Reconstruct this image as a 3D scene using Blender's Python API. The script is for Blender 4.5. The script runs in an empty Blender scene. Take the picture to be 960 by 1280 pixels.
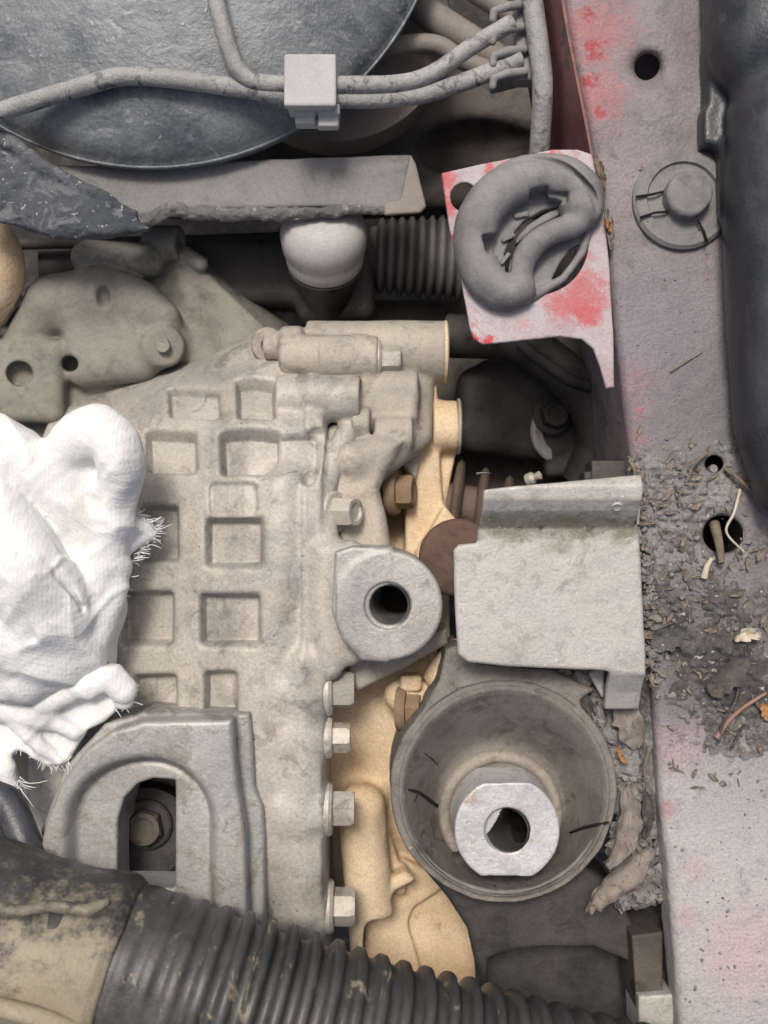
import bpy, math, random
import numpy as np
random.seed(7); RNG = np.random.default_rng(7)
sc = bpy.context.scene
COL = sc.collection
R = math.radians

# ------------------------------------------------------------------ camera, sky, sun, exposure
U = 0.0004            # metres per modelling unit (one photo pixel at the height of the mount bracket)
D = 1225.0            # camera height above that level, modelling units
cam_d = bpy.data.cameras.new('camera'); cam = bpy.data.objects.new('camera', cam_d); COL.objects.link(cam)
cam.location = (0, 0, D*U); cam.rotation_euler = (0, 0, 0)
cam_d.sensor_fit = 'VERTICAL'; cam_d.angle = 2*math.atan(640/D)
cam_d.clip_start = 0.01; cam_d.clip_end = 20
cam_d.dof.use_dof = True; cam_d.dof.focus_distance = (D+10)*U; cam_d.dof.aperture_fstop = 5.0
sc.camera = cam
world = bpy.data.worlds.new('World'); sc.world = world; world.use_nodes = True
wn = world.node_tree.nodes; wl = world.node_tree.links
sky = wn.new('ShaderNodeTexSky'); sky.sky_type = 'NISHITA'; sky.sun_disc = False
SUN_EL, SUN_AZ = 63.0, -16.0            # azimuth measured from image-up (+Y) towards image-right
sky.sun_elevation = R(SUN_EL); sky.sun_rotation = R(SUN_AZ)
sky.air_density = 0.7; sky.dust_density = 6.0; sky.ozone_density = 0.6
bg = wn['Background']; bg.inputs['Strength'].default_value = 0.078
wl.new(sky.outputs[0], bg.inputs['Color'])
sun_d = bpy.data.lights.new('sun', 'SUN'); sun_d.energy = 1.5; sun_d.angle = R(15); sun_d.color = (1, .96, .9)
sun = bpy.data.objects.new('sun', sun_d); COL.objects.link(sun)
sun.rotation_euler = (R(90-SUN_EL), 0, R(180-SUN_AZ)); sun.location = (0, 0, 2)
sc.view_settings.view_transform = 'Standard'; sc.view_settings.look = 'None'
sc.view_settings.exposure = 0.50; sc.view_settings.gamma = 1.0; sc.view_settings.use_curve_mapping = False
sc.render.engine = 'CYCLES'
sc.render.resolution_x, sc.render.resolution_y = 768, 1024

# ------------------------------------------------------------------ helpers: placing
def P(px, py, z=0.0):
    """photo pixel on the horizontal level z -> modelling coordinates"""
    k = (D-z)/D
    return np.array([(px-480)*k, (640-py)*k, z])
def IM(pts, z): return [tuple(P(a, b, z)[:2]) for a, b in pts]

def build(name, V, Fc, mat, parent=None, smooth=True, sharp=None):
    """link one mesh object; V in modelling units; Fc = (n,3|4) int array or list of index lists"""
    V = np.asarray(V, dtype=np.float64)*U
    if parent is None:
        org = np.array([(V[:,0].min()+V[:,0].max())/2, (V[:,1].min()+V[:,1].max())/2, V[:,2].min()])
    else:
        org = np.array(parent['org'])
    V = V-org
    me = bpy.data.meshes.new(name)
    if isinstance(Fc, np.ndarray):
        n, w = Fc.shape
        me.vertices.add(len(V)); me.vertices.foreach_set('co', V.astype(np.float32).ravel())
        me.loops.add(n*w); me.loops.foreach_set('vertex_index', Fc.astype(np.int32).ravel())
        me.polygons.add(n); me.polygons.foreach_set('loop_start', np.arange(0, n*w, w, dtype=np.int32))
        me.polygons.foreach_set('loop_total', np.full(n, w, dtype=np.int32))
        me.update(calc_edges=True)
    else:
        me.from_pydata(V.tolist(), [], [list(map(int, f)) for f in Fc]); me.update()
    me.polygons.foreach_set('use_smooth', np.full(len(me.polygons), smooth, dtype=bool))
    if sharp is not None:
        try: me.set_sharp_from_angle(angle=R(sharp))
        except Exception: pass
    me.materials.append(mat)
    o = bpy.data.objects.new(name, me); COL.objects.link(o)
    if parent is None: o.location = org.tolist()
    else: o.parent = parent
    o['org'] = org.tolist()
    return o
def thing(name, label, cat, base, group=None):
    o = bpy.data.objects.new(name, None); COL.objects.link(o)
    org = np.asarray(base, float)*U
    o.location = org.tolist(); o['org'] = org.tolist(); o.empty_display_size = .01
    return tag(o, label, cat, group)
def tag(o, label, cat=None, group=None, kind=None):
    o['label'] = label
    if cat: o['category'] = cat
    if group: o['group'] = group
    if kind: o['kind'] = kind
    return o

# ------------------------------------------------------------------ helpers: value noise
def _h(ix, iy, iz, s):
    n = (ix*374761393+iy*668265263+iz*2147483647+s*1274126177) & 0x7fffffff
    n = ((n ^ (n >> 13))*1274126177) & 0x7fffffff
    return ((n ^ (n >> 16)) & 0xffff)/65535.0
def vn(x, y, z=0.0, s=0):
    x, y, z = np.broadcast_arrays(np.asarray(x, float), np.asarray(y, float), np.asarray(z, float))
    ix, iy, iz = np.floor(x).astype(np.int64), np.floor(y).astype(np.int64), np.floor(z).astype(np.int64)
    fx, fy, fz = x-ix, y-iy, z-iz
    fx, fy, fz = fx*fx*(3-2*fx), fy*fy*(3-2*fy), fz*fz*(3-2*fz)
    r = 0
    for a in (0, 1):
        for b in (0, 1):
            for c in (0, 1):
                r = r+_h(ix+a, iy+b, iz+c, s)*(fx if a else 1-fx)*(fy if b else 1-fy)*(fz if c else 1-fz)
    return r*2-1
def fbm(x, y, z=0.0, s=0, o=4):
    r, a, f = 0, .5, 1.0
    for i in range(o):
        r = r+a*vn(np.asarray(x)*f, np.asarray(y)*f, np.asarray(z)*f, s+i); a *= .5; f *= 2.03
    return r

# ------------------------------------------------------------------ helpers: distance fields -> mesh (cast parts with fillets)
class Field:
    def __init__(s, lo, hi, h):
        s.lo = np.array(lo, float); s.h = h
        s.n = np.ceil((np.array(hi, float)-s.lo)/h).astype(int)+1
        s.ax = [(s.lo[i]+h*np.arange(s.n[i])).astype(np.float32) for i in range(3)]
        s.v = np.full(s.n, 60, np.float32)
    def blk(s, lo, hi, m):
        a = np.clip(np.floor((np.array(lo)-m-s.lo)/s.h).astype(int), 0, s.n)
        b = np.clip(np.ceil((np.array(hi)+m-s.lo)/s.h).astype(int)+1, 0, s.n)
        sl = tuple(slice(a[i], b[i]) for i in range(3))
        X = s.ax[0][sl[0]][:,None,None]; Y = s.ax[1][sl[1]][None,:,None]; Z = s.ax[2][sl[2]][None,None,:]
        return sl, X, Y, Z
    def add(s, prim, k=0.0):
        if isinstance(prim, list):
            for p in prim: s.add(p, k)
            return s
        fn, lo, hi = prim
        sl, X, Y, Z = s.blk(lo, hi, k+3*s.h)
        if s.v[sl].size == 0: return s
        d = fn(X, Y, Z); a = s.v[sl]
        if k > 0:
            t = np.clip(.5+.5*(a-d)/k, 0, 1); s.v[sl] = a+(d-a)*t-k*t*(1-t)
        else: s.v[sl] = np.minimum(a, d)
        return s
    def cut(s, prim, k=0.0):
        if isinstance(prim, list):
            for p in prim: s.cut(p, k)
            return s
        fn, lo, hi = prim
        sl, X, Y, Z = s.blk(lo, hi, k+3*s.h)
        if s.v[sl].size == 0: return s
        d = -fn(X, Y, Z); a = s.v[sl]
        if k > 0:
            t = np.clip(.5-.5*(a-d)/k, 0, 1); s.v[sl] = a+(d-a)*t+k*t*(1-t)
        else: s.v[sl] = np.maximum(a, d)
        return s
    def warp(s, fn):
        near = np.abs(s.v) < 16
        i, j, k = np.nonzero(near)
        s.v[i, j, k] += fn(s.ax[0][i], s.ax[1][j], s.ax[2][k]).astype(np.float32)
        return s
    def mesh(s):
        v = s.v; h = s.h
        for ax in range(3):
            for e in (0, -1):
                ix = [slice(None)]*3; ix[ax] = e; v[tuple(ix)] = np.maximum(v[tuple(ix)], .3*h)
        ins = v < 0
        c = np.zeros(np.array(v.shape)-1, np.uint8)
        nx, ny, nz = v.shape
        for a in (0, 1):
            for b in (0, 1):
                for d in (0, 1): c += ins[a:nx-1+a, b:ny-1+b, d:nz-1+d]
        act = (c > 0) & (c < 8)
        I, J, K = np.nonzero(act)
        idx = np.full(act.shape, -1, np.int32); idx[I, J, K] = np.arange(len(I))
        pos = np.zeros((len(I), 3)); cnt = np.zeros(len(I))
        co = [(a, b, d) for a in (0, 1) for b in (0, 1) for d in (0, 1)]
        for p in co:
            for ax in range(3):
                if p[ax]: continue
                q = list(p); q[ax] = 1
                v0 = v[I+p[0], J+p[1], K+p[2]]; v1 = v[I+q[0], J+q[1], K+q[2]]
                x = (v0 < 0) != (v1 < 0)
                t = np.zeros_like(v0); t[x] = v0[x]/(v0[x]-v1[x])
                e = np.array(p, float)[None, :].repeat(len(I), 0); e[:, ax] += t
                pos[x] += e[x]; cnt[x] += 1
        pos = pos/np.maximum(cnt, 1)[:, None]+np.stack([I, J, K], 1)
        V = s.lo+pos*h
        Fs = []
        for ax in range(3):
            b, d = (ax+1) % 3, (ax+2) % 3
            a0 = [slice(None)]*3; a1 = [slice(None)]*3
            a0[ax] = slice(0, -1); a1[ax] = slice(1, None)
            for w in (b, d): a0[w] = slice(1, -1); a1[w] = slice(1, -1)
            s0, s1 = ins[tuple(a0)], ins[tuple(a1)]
            e = np.array(np.nonzero(s0 != s1)); flip = s0[tuple(e)]
            e[b] += 1; e[d] += 1
            def g(db, dd):
                q = e.copy(); q[b] += db; q[d] += dd; return idx[q[0], q[1], q[2]]
            q = np.stack([g(-1, -1), g(0, -1), g(0, 0), g(-1, 0)], 1)
            q[~flip] = q[~flip][:, ::-1]
            Fs.append(q)
        return V, np.concatenate(Fs)
def _bb(pts, r):
    pts = np.array(pts, float); return pts.min(0)-r, pts.max(0)+r
def sph(c, r):
    return (lambda X, Y, Z: np.sqrt((X-c[0])**2+(Y-c[1])**2+(Z-c[2])**2)-r,)+_bb([c], r)
def ell(c, r):
    def f(X, Y, Z):
        k = np.sqrt(((X-c[0])/r[0])**2+((Y-c[1])/r[1])**2+((Z-c[2])/r[2])**2)
        return (k-1)*min(r)
    return f, np.array(c)-r, np.array(c)+r
def cap(a, b, ra, rb=None):
    rb = ra if rb is None else rb
    a = np.array(a, float); b = np.array(b, float); ba = b-a; L = max(float(ba@ba), 1e-6)
    def f(X, Y, Z):
        t = np.clip(((X-a[0])*ba[0]+(Y-a[1])*ba[1]+(Z-a[2])*ba[2])/L, 0, 1)
        return np.sqrt((X-a[0]-t*ba[0])**2+(Y-a[1]-t*ba[1])**2+(Z-a[2]-t*ba[2])**2)-(ra+(rb-ra)*t)
    return (f,)+_bb([a, b], max(ra, rb))
def chain(pts):
    cs = [cap(p[:3], q[:3], p[3], q[3]) for p, q in zip(pts[:-1], pts[1:])]
    def f(X, Y, Z):
        d = cs[0][0](X, Y, Z)
        for c in cs[1:]: d = np.minimum(d, c[0](X, Y, Z))
        return d
    return f, np.min([c[1] for c in cs], 0), np.max([c[2] for c in cs], 0)
def cyl(a, b, r, rd=2.0, r2=None):
    a = np.array(a, float); b = np.array(b, float); ba = b-a; L = math.sqrt(float(ba@ba)); n = ba/L
    r2 = r if r2 is None else r2
    def f(X, Y, Z):
        t = (X-a[0])*n[0]+(Y-a[1])*n[1]+(Z-a[2])*n[2]
        q = np.sqrt(np.maximum((X-a[0])**2+(Y-a[1])**2+(Z-a[2])**2-t*t, 0))-(r+(r2-r)*np.clip(t/L, 0, 1))+rd
        w = np.abs(t-L/2)-L/2+rd
        return np.sqrt(np.maximum(q, 0)**2+np.maximum(w, 0)**2)+np.minimum(np.maximum(q, w), 0)-rd
    return (f,)+_bb([a, b], max(r, r2))
def box(c, hf, rd=3.0, rz=0.0, rx=0.0, ry=0.0):
    cz, sz, cx, sx, cy, sy = math.cos(rz), math.sin(rz), math.cos(rx), math.sin(rx), math.cos(ry), math.sin(ry)
    def f(X, Y, Z):
        x, y, z = X-c[0], Y-c[1], Z-c[2]
        x, y = cz*x+sz*y, -sz*x+cz*y
        y, z = cx*y+sx*z, -sx*y+cx*z
        x, z = cy*x+sy*z, -sy*x+cy*z
        q = [np.abs(x)-hf[0]+rd, np.abs(y)-hf[1]+rd, np.abs(z)-hf[2]+rd]
        return np.sqrt(np.maximum(q[0], 0)**2+np.maximum(q[1], 0)**2+np.maximum(q[2], 0)**2)+np.minimum(np.maximum(q[0], np.maximum(q[1], q[2])), 0)-rd
    m = max(hf) if rz == rx == ry == 0 else math.sqrt(sum(v*v for v in hf))
    e = np.array(hf) if rz == rx == ry == 0 else np.array([m, m, m])
    return f, np.array(c)-e, np.array(c)+e
def poly2(pts):
    pts = np.array(pts, float)
    def f(X, Y):
        d = 1e9; s = 1.0
        n = len(pts)
        for i in range(n):
            a, b = pts[i], pts[i-1]; e = b-a
            wx, wy = X-a[0], Y-a[1]
            t = np.clip((wx*e[0]+wy*e[1])/max(float(e@e), 1e-6), 0, 1)
            d = np.minimum(d, (wx-t*e[0])**2+(wy-t*e[1])**2)
            c1 = Y >= a[1]; c2 = Y < b[1]; c3 = e[0]*wy > e[1]*wx
            al = (c1 & c2 & c3) | (~c1 & ~c2 & ~c3)
            s = np.where(al, -s, s)
        return s*np.sqrt(d)
    return f
def prism(pts, z0, z1, rd=3.0, draft=0.0, corner=0.0):
    g = poly2(pts); P_ = np.array(pts, float)
    def f(X, Y, Z):
        q = g(X, Y)-corner+rd+draft*(Z-z1); w = np.abs(Z-(z0+z1)/2)-(z1-z0)/2+rd
        return np.sqrt(np.maximum(q, 0)**2+np.maximum(w, 0)**2)+np.minimum(np.maximum(q, w), 0)-rd
    ex = abs(draft)*(z1-z0)+max(corner, 0)
    return f, np.array([*(P_.min(0)-ex), z0]), np.array([*(P_.max(0)+ex), z1])
def profx(yz, t, x0, x1, skew=None):
    """plate of half thickness t following a (y,z) line, from x0 to x1"""
    yz = np.array(yz, float)
    def f(X, Y, Z):
        d = 1e9
        for a, b in zip(yz[:-1], yz[1:]):
            e = b-a; k = np.clip(((Y-a[0])*e[0]+(Z-a[1])*e[1])/float(e@e), 0, 1)
            d = np.minimum(d, (Y-a[0]-k*e[0])**2+(Z-a[1]-k*e[1])**2)
        d = np.sqrt(d)-t+1.5
        w = np.abs(X-(x0+x1)/2)-(x1-x0)/2+1.5
        return np.sqrt(np.maximum(d, 0)**2+np.maximum(w, 0)**2)+np.minimum(np.maximum(d, w), 0)-1.5
    return f, np.array([x0, yz[:, 0].min()-t, yz[:, 1].min()-t]), np.array([x1, yz[:, 0].max()+t, yz[:, 1].max()+t])
def field_obj(name, F, mat, parent=None):
    V, Q = F.mesh(); return build(name, V, Q, mat, parent)

# ------------------------------------------------------------------ helpers: tubes, lathes, bolts, scraps
def spline(pts, n=12):
    pts = [np.array(p, float) for p in pts]
    pp = [2*pts[0]-pts[1]]+pts+[2*pts[-1]-pts[-2]]
    out = []
    for i in range(1, len(pp)-2):
        p0, p1, p2, p3 = pp[i-1:i+3]
        for k in range(n):
            t = k/n
            out.append(.5*((2*p1)+(-p0+p2)*t+(2*p0-5*p1+4*p2-p3)*t*t+(-p0+3*p1-3*p2+p3)*t**3))
    out.append(pts[-1]); return np.array(out)
def tube_geo(path, rad, n=16, flat=1.0, caps=True):
    path = np.asarray(path, float); m = len(path)
    rad = np.full(m, rad, float) if np.isscalar(rad) else np.asarray(rad, float)
    T = np.gradient(path, axis=0); T /= np.linalg.norm(T, axis=1)[:, None]+1e-9
    up = np.array([0, 0, 1.0])
    if abs(T[0][2]) > .9: up = np.array([0, 1.0, 0])
    N = up-T[0]*(up@T[0]); N /= np.linalg.norm(N)
    V = []
    for i in range(m):
        N = N-T[i]*(N@T[i]); N /= np.linalg.norm(N); B = np.cross(T[i], N)
        a = np.arange(n)*2*math.pi/n
        V.append(path[i]+rad[i]*(np.cos(a)[:, None]*N*flat+np.sin(a)[:, None]*B))
    V = np.concatenate(V)
    Fc = []
    for i in range(m-1):
        for j in range(n):
            k = (j+1) % n; Fc.append([i*n+j, i*n+k, (i+1)*n+k, (i+1)*n+j])
    if caps: Fc.append(list(range(n))[::-1]); Fc.append([(m-1)*n+j for j in range(n)])
    return V, Fc
def tube(name, path, rad, mat, parent=None, n=16, flat=1.0, sharp=50):
    V, Fc = tube_geo(path, rad, n, flat); return build(name, V, Fc, mat, parent, True, sharp)
def lathe_geo(prof, c, axis=(0, 0, 1), n=48, sy=1.0):
    """prof: (radius, height along axis) pairs"""
    ax = np.array(axis, float); ax /= np.linalg.norm(ax)
    u = np.cross(ax, [0, 1, 0] if abs(ax[1]) < .9 else [1, 0, 0]); u /= np.linalg.norm(u); w = np.cross(ax, u)
    V = []; a = np.arange(n)*2*math.pi/n
    for r, h in prof: V.append(np.array(c)+ax*h+r*(np.cos(a)[:, None]*u+sy*np.sin(a)[:, None]*w))
    V = np.concatenate(V); Fc = []
    for i in range(len(prof)-1):
        for j in range(n):
            k = (j+1) % n; Fc.append([i*n+j, i*n+k, (i+1)*n+k, (i+1)*n+j])
    Fc.append(list(range(n))[::-1]); Fc.append([(len(prof)-1)*n+j for j in range(n)])
    return V, Fc
def lathe(name, prof, c, mat, parent=None, axis=(0, 0, 1), n=48, sharp=40, sy=1.0):
    V, Fc = lathe_geo(prof, c, axis, n, sy); return build(name, V, Fc, mat, parent, True, sharp)
def bolt(name, parent, c, axis, r, hgt, mat, washer=None, wt=5, rot=0.3, wmat=None):
    """hexagon head seated at c, pointing along axis; washer is its own sub-part"""
    ax = np.array(axis, float); ax /= np.linalg.norm(ax); c = np.array(c, float)
    u = np.cross(ax, [0, 1, 0] if abs(ax[1]) < .9 else [1, 0, 0]); u /= np.linalg.norm(u); w = np.cross(ax, u)
    s = wt if washer else 0
    rows = [(r, 0, 6), (r, hgt*.82, 6), (r*.86, hgt, 6), (r*.62, hgt, 6), (r*.5, hgt*.9, 6)]
    V = []; n = 24
    for k, (rr, h, _) in enumerate(rows):
        for j in range(n):
            a = rot+j*2*math.pi/n
            p = ((a-rot+math.pi/6) % (math.pi/3))-math.pi/6
            hx = rr*math.cos(math.pi/6)/math.cos(p) if k < 2 else rr
            hx = min(hx, rr*1.0)
            V.append(c+ax*(s+h)+hx*(math.cos(a)*u+math.sin(a)*w))
    Fc = []
    for i in range(len(rows)-1):
        for j in range(n):
            k = (j+1) % n; Fc.append([i*n+j, i*n+k, (i+1)*n+k, (i+1)*n+j])
    Fc.append([(len(rows)-1)*n+j for j in range(n)]); Fc.append(list(range(n))[::-1])
    b = build(name, V, Fc, mat, parent, True, 25)
    if washer:
        lathe('washer', [(washer*.96, -3), (washer, 0), (washer, wt*.6), (washer*.92, wt), (r*.6, wt+.5)], c, wmat or mat, b, axis, 32, 30)
    return b
def crumb_geo(n, sampler, s0, s1, flat=.7, seed=1):
    rg = np.random.default_rng(seed)
    t = (1+5**.5)/2
    ico = np.array([(-1,t,0),(1,t,0),(-1,-t,0),(1,-t,0),(0,-1,t),(0,1,t),(0,-1,-t),(0,1,-t),(t,0,-1),(t,0,1),(-t,0,-1),(-t,0,1)])/1.9
    fc = np.array([(0,11,5),(0,5,1),(0,1,7),(0,7,10),(0,10,11),(1,5,9),(5,11,4),(11,10,2),(10,7,6),(7,1,8),(3,9,4),(3,4,2),(3,2,6),(3,6,8),(3,8,9),(4,9,5),(2,4,11),(6,2,10),(8,6,7),(9,8,1)])
    Vs, Fs = [], []
    for i in range(n):
        c = sampler(rg); s = s0+(s1-s0)*rg.random()**5
        sh = np.array([1, rg.uniform(.5, 1.2), flat*rg.uniform(.6, 1.1)])
        a = rg.random()*6.28; v = ico*(1+rg.uniform(-.3, .3, (12, 1)))*s*sh
        v = np.stack([v[:,0]*math.cos(a)-v[:,1]*math.sin(a), v[:,0]*math.sin(a)+v[:,1]*math.cos(a), v[:,2]], 1)
        Vs.append(v+c); Fs.append(fc+12*i)
    return np.concatenate(Vs), np.concatenate(Fs)
def leaf(name, label, cat, path, width, mat, curl=.4, seed=0, group=None, thick=1.2, ragged=.25):
    """dry leaf: a curled, ragged strip with thickness along a spine"""
    sp = spline(path, 10); m = len(sp); w = 9
    T = np.gradient(sp, axis=0); T /= np.linalg.norm(T, axis=1)[:, None]
    V = []
    for i in range(m):
        t = i/(m-1); S = np.cross([0, 0, 1.0], T[i]); S /= np.linalg.norm(S)+1e-9; Nn = np.cross(T[i], S)
        for j in range(w):
            e = (j/(w-1))*2-1
            ww = width*(math.sin(math.pi*min(max(.06+.9*t, 0), 1))**.6)*(1+ragged*float(vn(t*9, e*2, seed, seed)))
            a = e*curl*2.2
            lat = math.sin(a)/max(curl*2.2, .01)*ww if curl > .01 else e*ww
            hh = (1-math.cos(a))/max(curl*2.2, .01)*ww+3*float(vn(t*6, e*3, 3, seed))+1.5*abs(e)*math.sin(t*30)
            V.append(sp[i]+S*lat+Nn*hh)
    V = np.array(V); nV = len(V)
    V = np.concatenate([V, V-[0, 0, thick]]); Fc = []
    for i in range(m-1):
        for j in range(w-1):
            q = [i*w+j, i*w+j+1, (i+1)*w+j+1, (i+1)*w+j]
            Fc.append(q[::-1]); Fc.append([k+nV for k in q])
    ring = [j for j in range(w)]+[i*w+w-1 for i in range(1, m)]+[(m-1)*w+j for j in range(w-2, -1, -1)]+[i*w for i in range(m-2, 0, -1)]
    for a, b in zip(ring, ring[1:]+ring[:1]): Fc.append([a, b, b+nV, a+nV])
    return tag(build(name, V, Fc, mat, None, True, 60), label, cat, group or {'dry_leaf': 'dry leaves lying in the dirt', 'orange_scrap': 'orange leaf scraps', 'curled_husk': 'husks caught in the seam by the red tab'}.get(name))

# ------------------------------------------------------------------ materials (procedural; coordinates in hundreds of modelling units)
def mat(name, c1, c2, c3=None, sc_=1.0, rough=.75, metal=0.0, bump=.3, bsc=22.0, dust=None, dust_amt=.6, specks=None,
        spots=(), spec=.35, blot=(.52, .62), streak=None, weave=False, pits=0.0, transl=0.0, speck_amt=.66, grain=.25):
    m = bpy.data.materials.new(name); m.use_nodes = True
    nt = m.node_tree; N = nt.nodes; L = nt.links
    pb = N['Principled BSDF']
    geo = N.new('ShaderNodeNewGeometry')
    vm = N.new('ShaderNodeVectorMath'); vm.operation = 'SCALE'; vm.inputs['Scale'].default_value = 1/(100*U)
    L.new(geo.outputs['Position'], vm.inputs[0]); co = vm.outputs[0]
    if streak:
        sv = N.new('ShaderNodeVectorMath'); sv.operation = 'MULTIPLY'; sv.inputs[1].default_value = streak
        L.new(co, sv.inputs[0]); cs = sv.outputs[0]
    else: cs = co
    def noise(scale, detail=5, rgh=.6, vec=None, dist=0):
        n = N.new('ShaderNodeTexNoise'); n.inputs['Scale'].default_value = scale; n.inputs['Detail'].default_value = detail
        n.inputs['Roughness'].default_value = rgh; n.inputs['Distortion'].default_value = dist
        L.new(vec or co, n.inputs['Vector']); return n.outputs['Fac']
    def ramp(v, a, b):
        r = N.new('ShaderNodeMapRange'); r.inputs['From Min'].default_value = a; r.inputs['From Max'].default_value = b
        r.interpolation_type = 'SMOOTHSTEP'; L.new(v, r.inputs['Value']); return r.outputs['Result']
    def math_(op, a, b):
        n = N.new('ShaderNodeMath'); n.operation = op
        for i, v in enumerate((a, b)):
            if hasattr(v, 'is_output'): L.new(v, n.inputs[i])
            else: n.inputs[i].default_value = v
        return n.outputs[0]
    def mix(f, a, b, mode='MIX'):
        n = N.new('ShaderNodeMix'); n.data_type = 'RGBA'; n.blend_type = mode
        if hasattr(f, 'is_output'): L.new(f, n.inputs['Factor'])
        else: n.inputs['Factor'].default_value = f
        for s_, v in (('A', a), ('B', b)):
            i = [k for k in n.inputs if k.name == s_ and k.type == 'RGBA'][0]
            if hasattr(v, 'is_output'): L.new(v, i)
            else: i.default_value = (*v, 1)
        return [k for k in n.outputs if k.type == 'RGBA'][0]
    big = noise(1.1*sc_, 6, .62, cs, .4)
    col = mix(ramp(big, .36, .64), c1, c2)
    if c3 is not None:
        bl = noise(2.7*sc_, 8, .68, cs, .8)
        col = mix(ramp(bl, *blot), col, c3)
    if dust is not None:
        sx = N.new('ShaderNodeSeparateXYZ'); L.new(geo.outputs['Normal'], sx.inputs[0])
        dn = math_('MULTIPLY', ramp(sx.outputs['Z'], .15, .95), ramp(noise(2.0*sc_, 7, .7), .30, .62))
        col = mix(math_('MULTIPLY', dn, dust_amt), col, dust)
    if spots: sn = math_('SUBTRACT', noise(5.0, 7, .74), .5); chip = ramp(noise(9.0, 5, .7, None, .6), .42, .52)
    for (p, rad, c, soft) in spots:
        d = N.new('ShaderNodeVectorMath'); d.operation = 'DISTANCE'; L.new(co, d.inputs[0]); d.inputs[1].default_value = tuple(np.array(p)/100)
        nz = math_('MULTIPLY', sn, rad/100*4.2)
        f = math_('SUBTRACT', 1.0, ramp(math_('ADD', d.outputs['Value'], nz), rad/100*(1-soft), rad/100*(1+soft)))
        col = mix(math_('MULTIPLY', f, chip if soft < .55 else .75), col, c)
    fine = noise(30*sc_ if grain else 30, 3, .7)
    g = mix(grain, col, mix(1.0, col, mix(ramp(fine, .3, .7), (.55, .55, .55), (1.45, 1.45, 1.45)), 'MULTIPLY'))
    col = g
    if specks is not None:
        vo = N.new('ShaderNodeTexNoise'); vo.inputs['Scale'].default_value = 13; vo.inputs['Detail'].default_value = 2; L.new(co, vo.inputs['Vector'])
        col = mix(ramp(vo.outputs['Fac'], speck_amt, speck_amt+.06), col, specks)
    L.new(col, pb.inputs['Base Color'])
    pb.inputs['Metallic'].default_value = metal
    pb.inputs['Specular IOR Level'].default_value = spec
    rr = N.new('ShaderNodeMapRange'); rr.inputs['To Min'].default_value = max(rough-.15, .05); rr.inputs['To Max'].default_value = min(rough+.15, 1)
    L.new(fine, rr.inputs['Value']); L.new(rr.outputs[0], pb.inputs['Roughness'])
    if weave:
        def wv(ax):
            w = N.new('ShaderNodeTexWave'); w.wave_type = 'BANDS'; w.bands_direction = ax; w.inputs['Scale'].default_value = 7
            w.inputs['Distortion'].default_value = 3.0; w.inputs['Detail'].default_value = 1; w.inputs['Detail Scale'].default_value = .6
            L.new(co, w.inputs['Vector']); return w.outputs['Fac']
        hgt = math_('ADD', math_('MULTIPLY', math_('ADD', wv('DIAGONAL'), wv('X')), .055), math_('MULTIPLY', noise(9, 4), .8))
    else:
        hgt = math_('ADD', math_('MULTIPLY', noise(bsc, 4, .65), .6), math_('MULTIPLY', noise(bsc*.22, 5, .6), 1.0))
        if pits:
            hgt = math_('SUBTRACT', hgt, math_('MULTIPLY', ramp(noise(15, 2, .5), .64, .72), pits))
    bp = N.new('ShaderNodeBump'); bp.inputs['Strength'].default_value = bump; bp.inputs['Distance'].default_value = 6*U
    L.new(hgt, bp.inputs['Height']); L.new(bp.outputs[0], pb.inputs['Normal'])
    if transl:
        pb.inputs['Subsurface Weight'].default_value = transl; pb.inputs['Subsurface Radius'].default_value = (.004, .0038, .0034); pb.inputs['Subsurface Scale'].default_value = 1.0
    return m
W = lambda px, py, z=0: tuple(P(px, py, z))
M = {}
M['case'] = mat('dusty cast aluminium', (.30,.29,.265), (.47,.445,.40), (.22,.21,.19), sc_=.8, rough=.5, metal=.1, bump=.2, grain=.3, dust=(.53,.475,.39), dust_amt=.55, pits=.6, specks=(.10,.085,.07), speck_amt=.72)
M['lug'] = mat('machined aluminium lug', (.30,.29,.275), (.42,.405,.385), (.235,.225,.21), rough=.5, metal=.3, bump=.18, grain=.3, dust=(.48,.43,.36), dust_amt=.35, pits=.6, blot=(.55,.66))
M['cover'] = mat('olive dusted casting', (.17,.168,.14), (.25,.24,.205), (.135,.128,.102), rough=.75, bump=.25, dust=(.32,.295,.24), dust_amt=.6)
M['adapter'] = mat('pale cast flange', (.36,.335,.29), (.46,.42,.36), (.27,.25,.22), rough=.68, metal=.1, bump=.3, dust=(.52,.45,.35), dust_amt=.5, pits=.6)
M['tan'] = mat('clay dusted bell housing', (.64,.47,.28), (.78,.62,.42), (.44,.30,.17), rough=.75, bump=.4, grain=.3, dust=(.80,.63,.43), dust_amt=.55, blot=(.56,.72))
M['tandark'] = mat('clay dusted bolt', (.22,.15,.09), (.30,.21,.13), None, rough=.8, bump=.3)
M['boltpale'] = mat('dusty bright bolt', (.42,.39,.33), (.55,.52,.46), (.3,.27,.22), rough=.5, metal=.2, bump=.22, pits=.4, dust=(.50,.44,.35), dust_amt=.5)
M['steel'] = mat('worn bright steel', (.50,.50,.50), (.66,.65,.65), (.44,.33,.27), sc_=1.4, rough=.5, metal=.3, bump=.22, dust=(.6,.56,.52), dust_amt=.25, blot=(.56,.66), pits=.6)
M['bore'] = mat('smooth bore steel', (.16,.158,.15), (.22,.215,.20), None, rough=.45, metal=.3, bump=.1)
M['dbracket'] = mat('grey cast mount arm', (.33,.33,.32), (.43,.425,.41), (.27,.25,.22), rough=.5, metal=.35, bump=.2, dust=(.42,.39,.33), dust_amt=.4)
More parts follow.
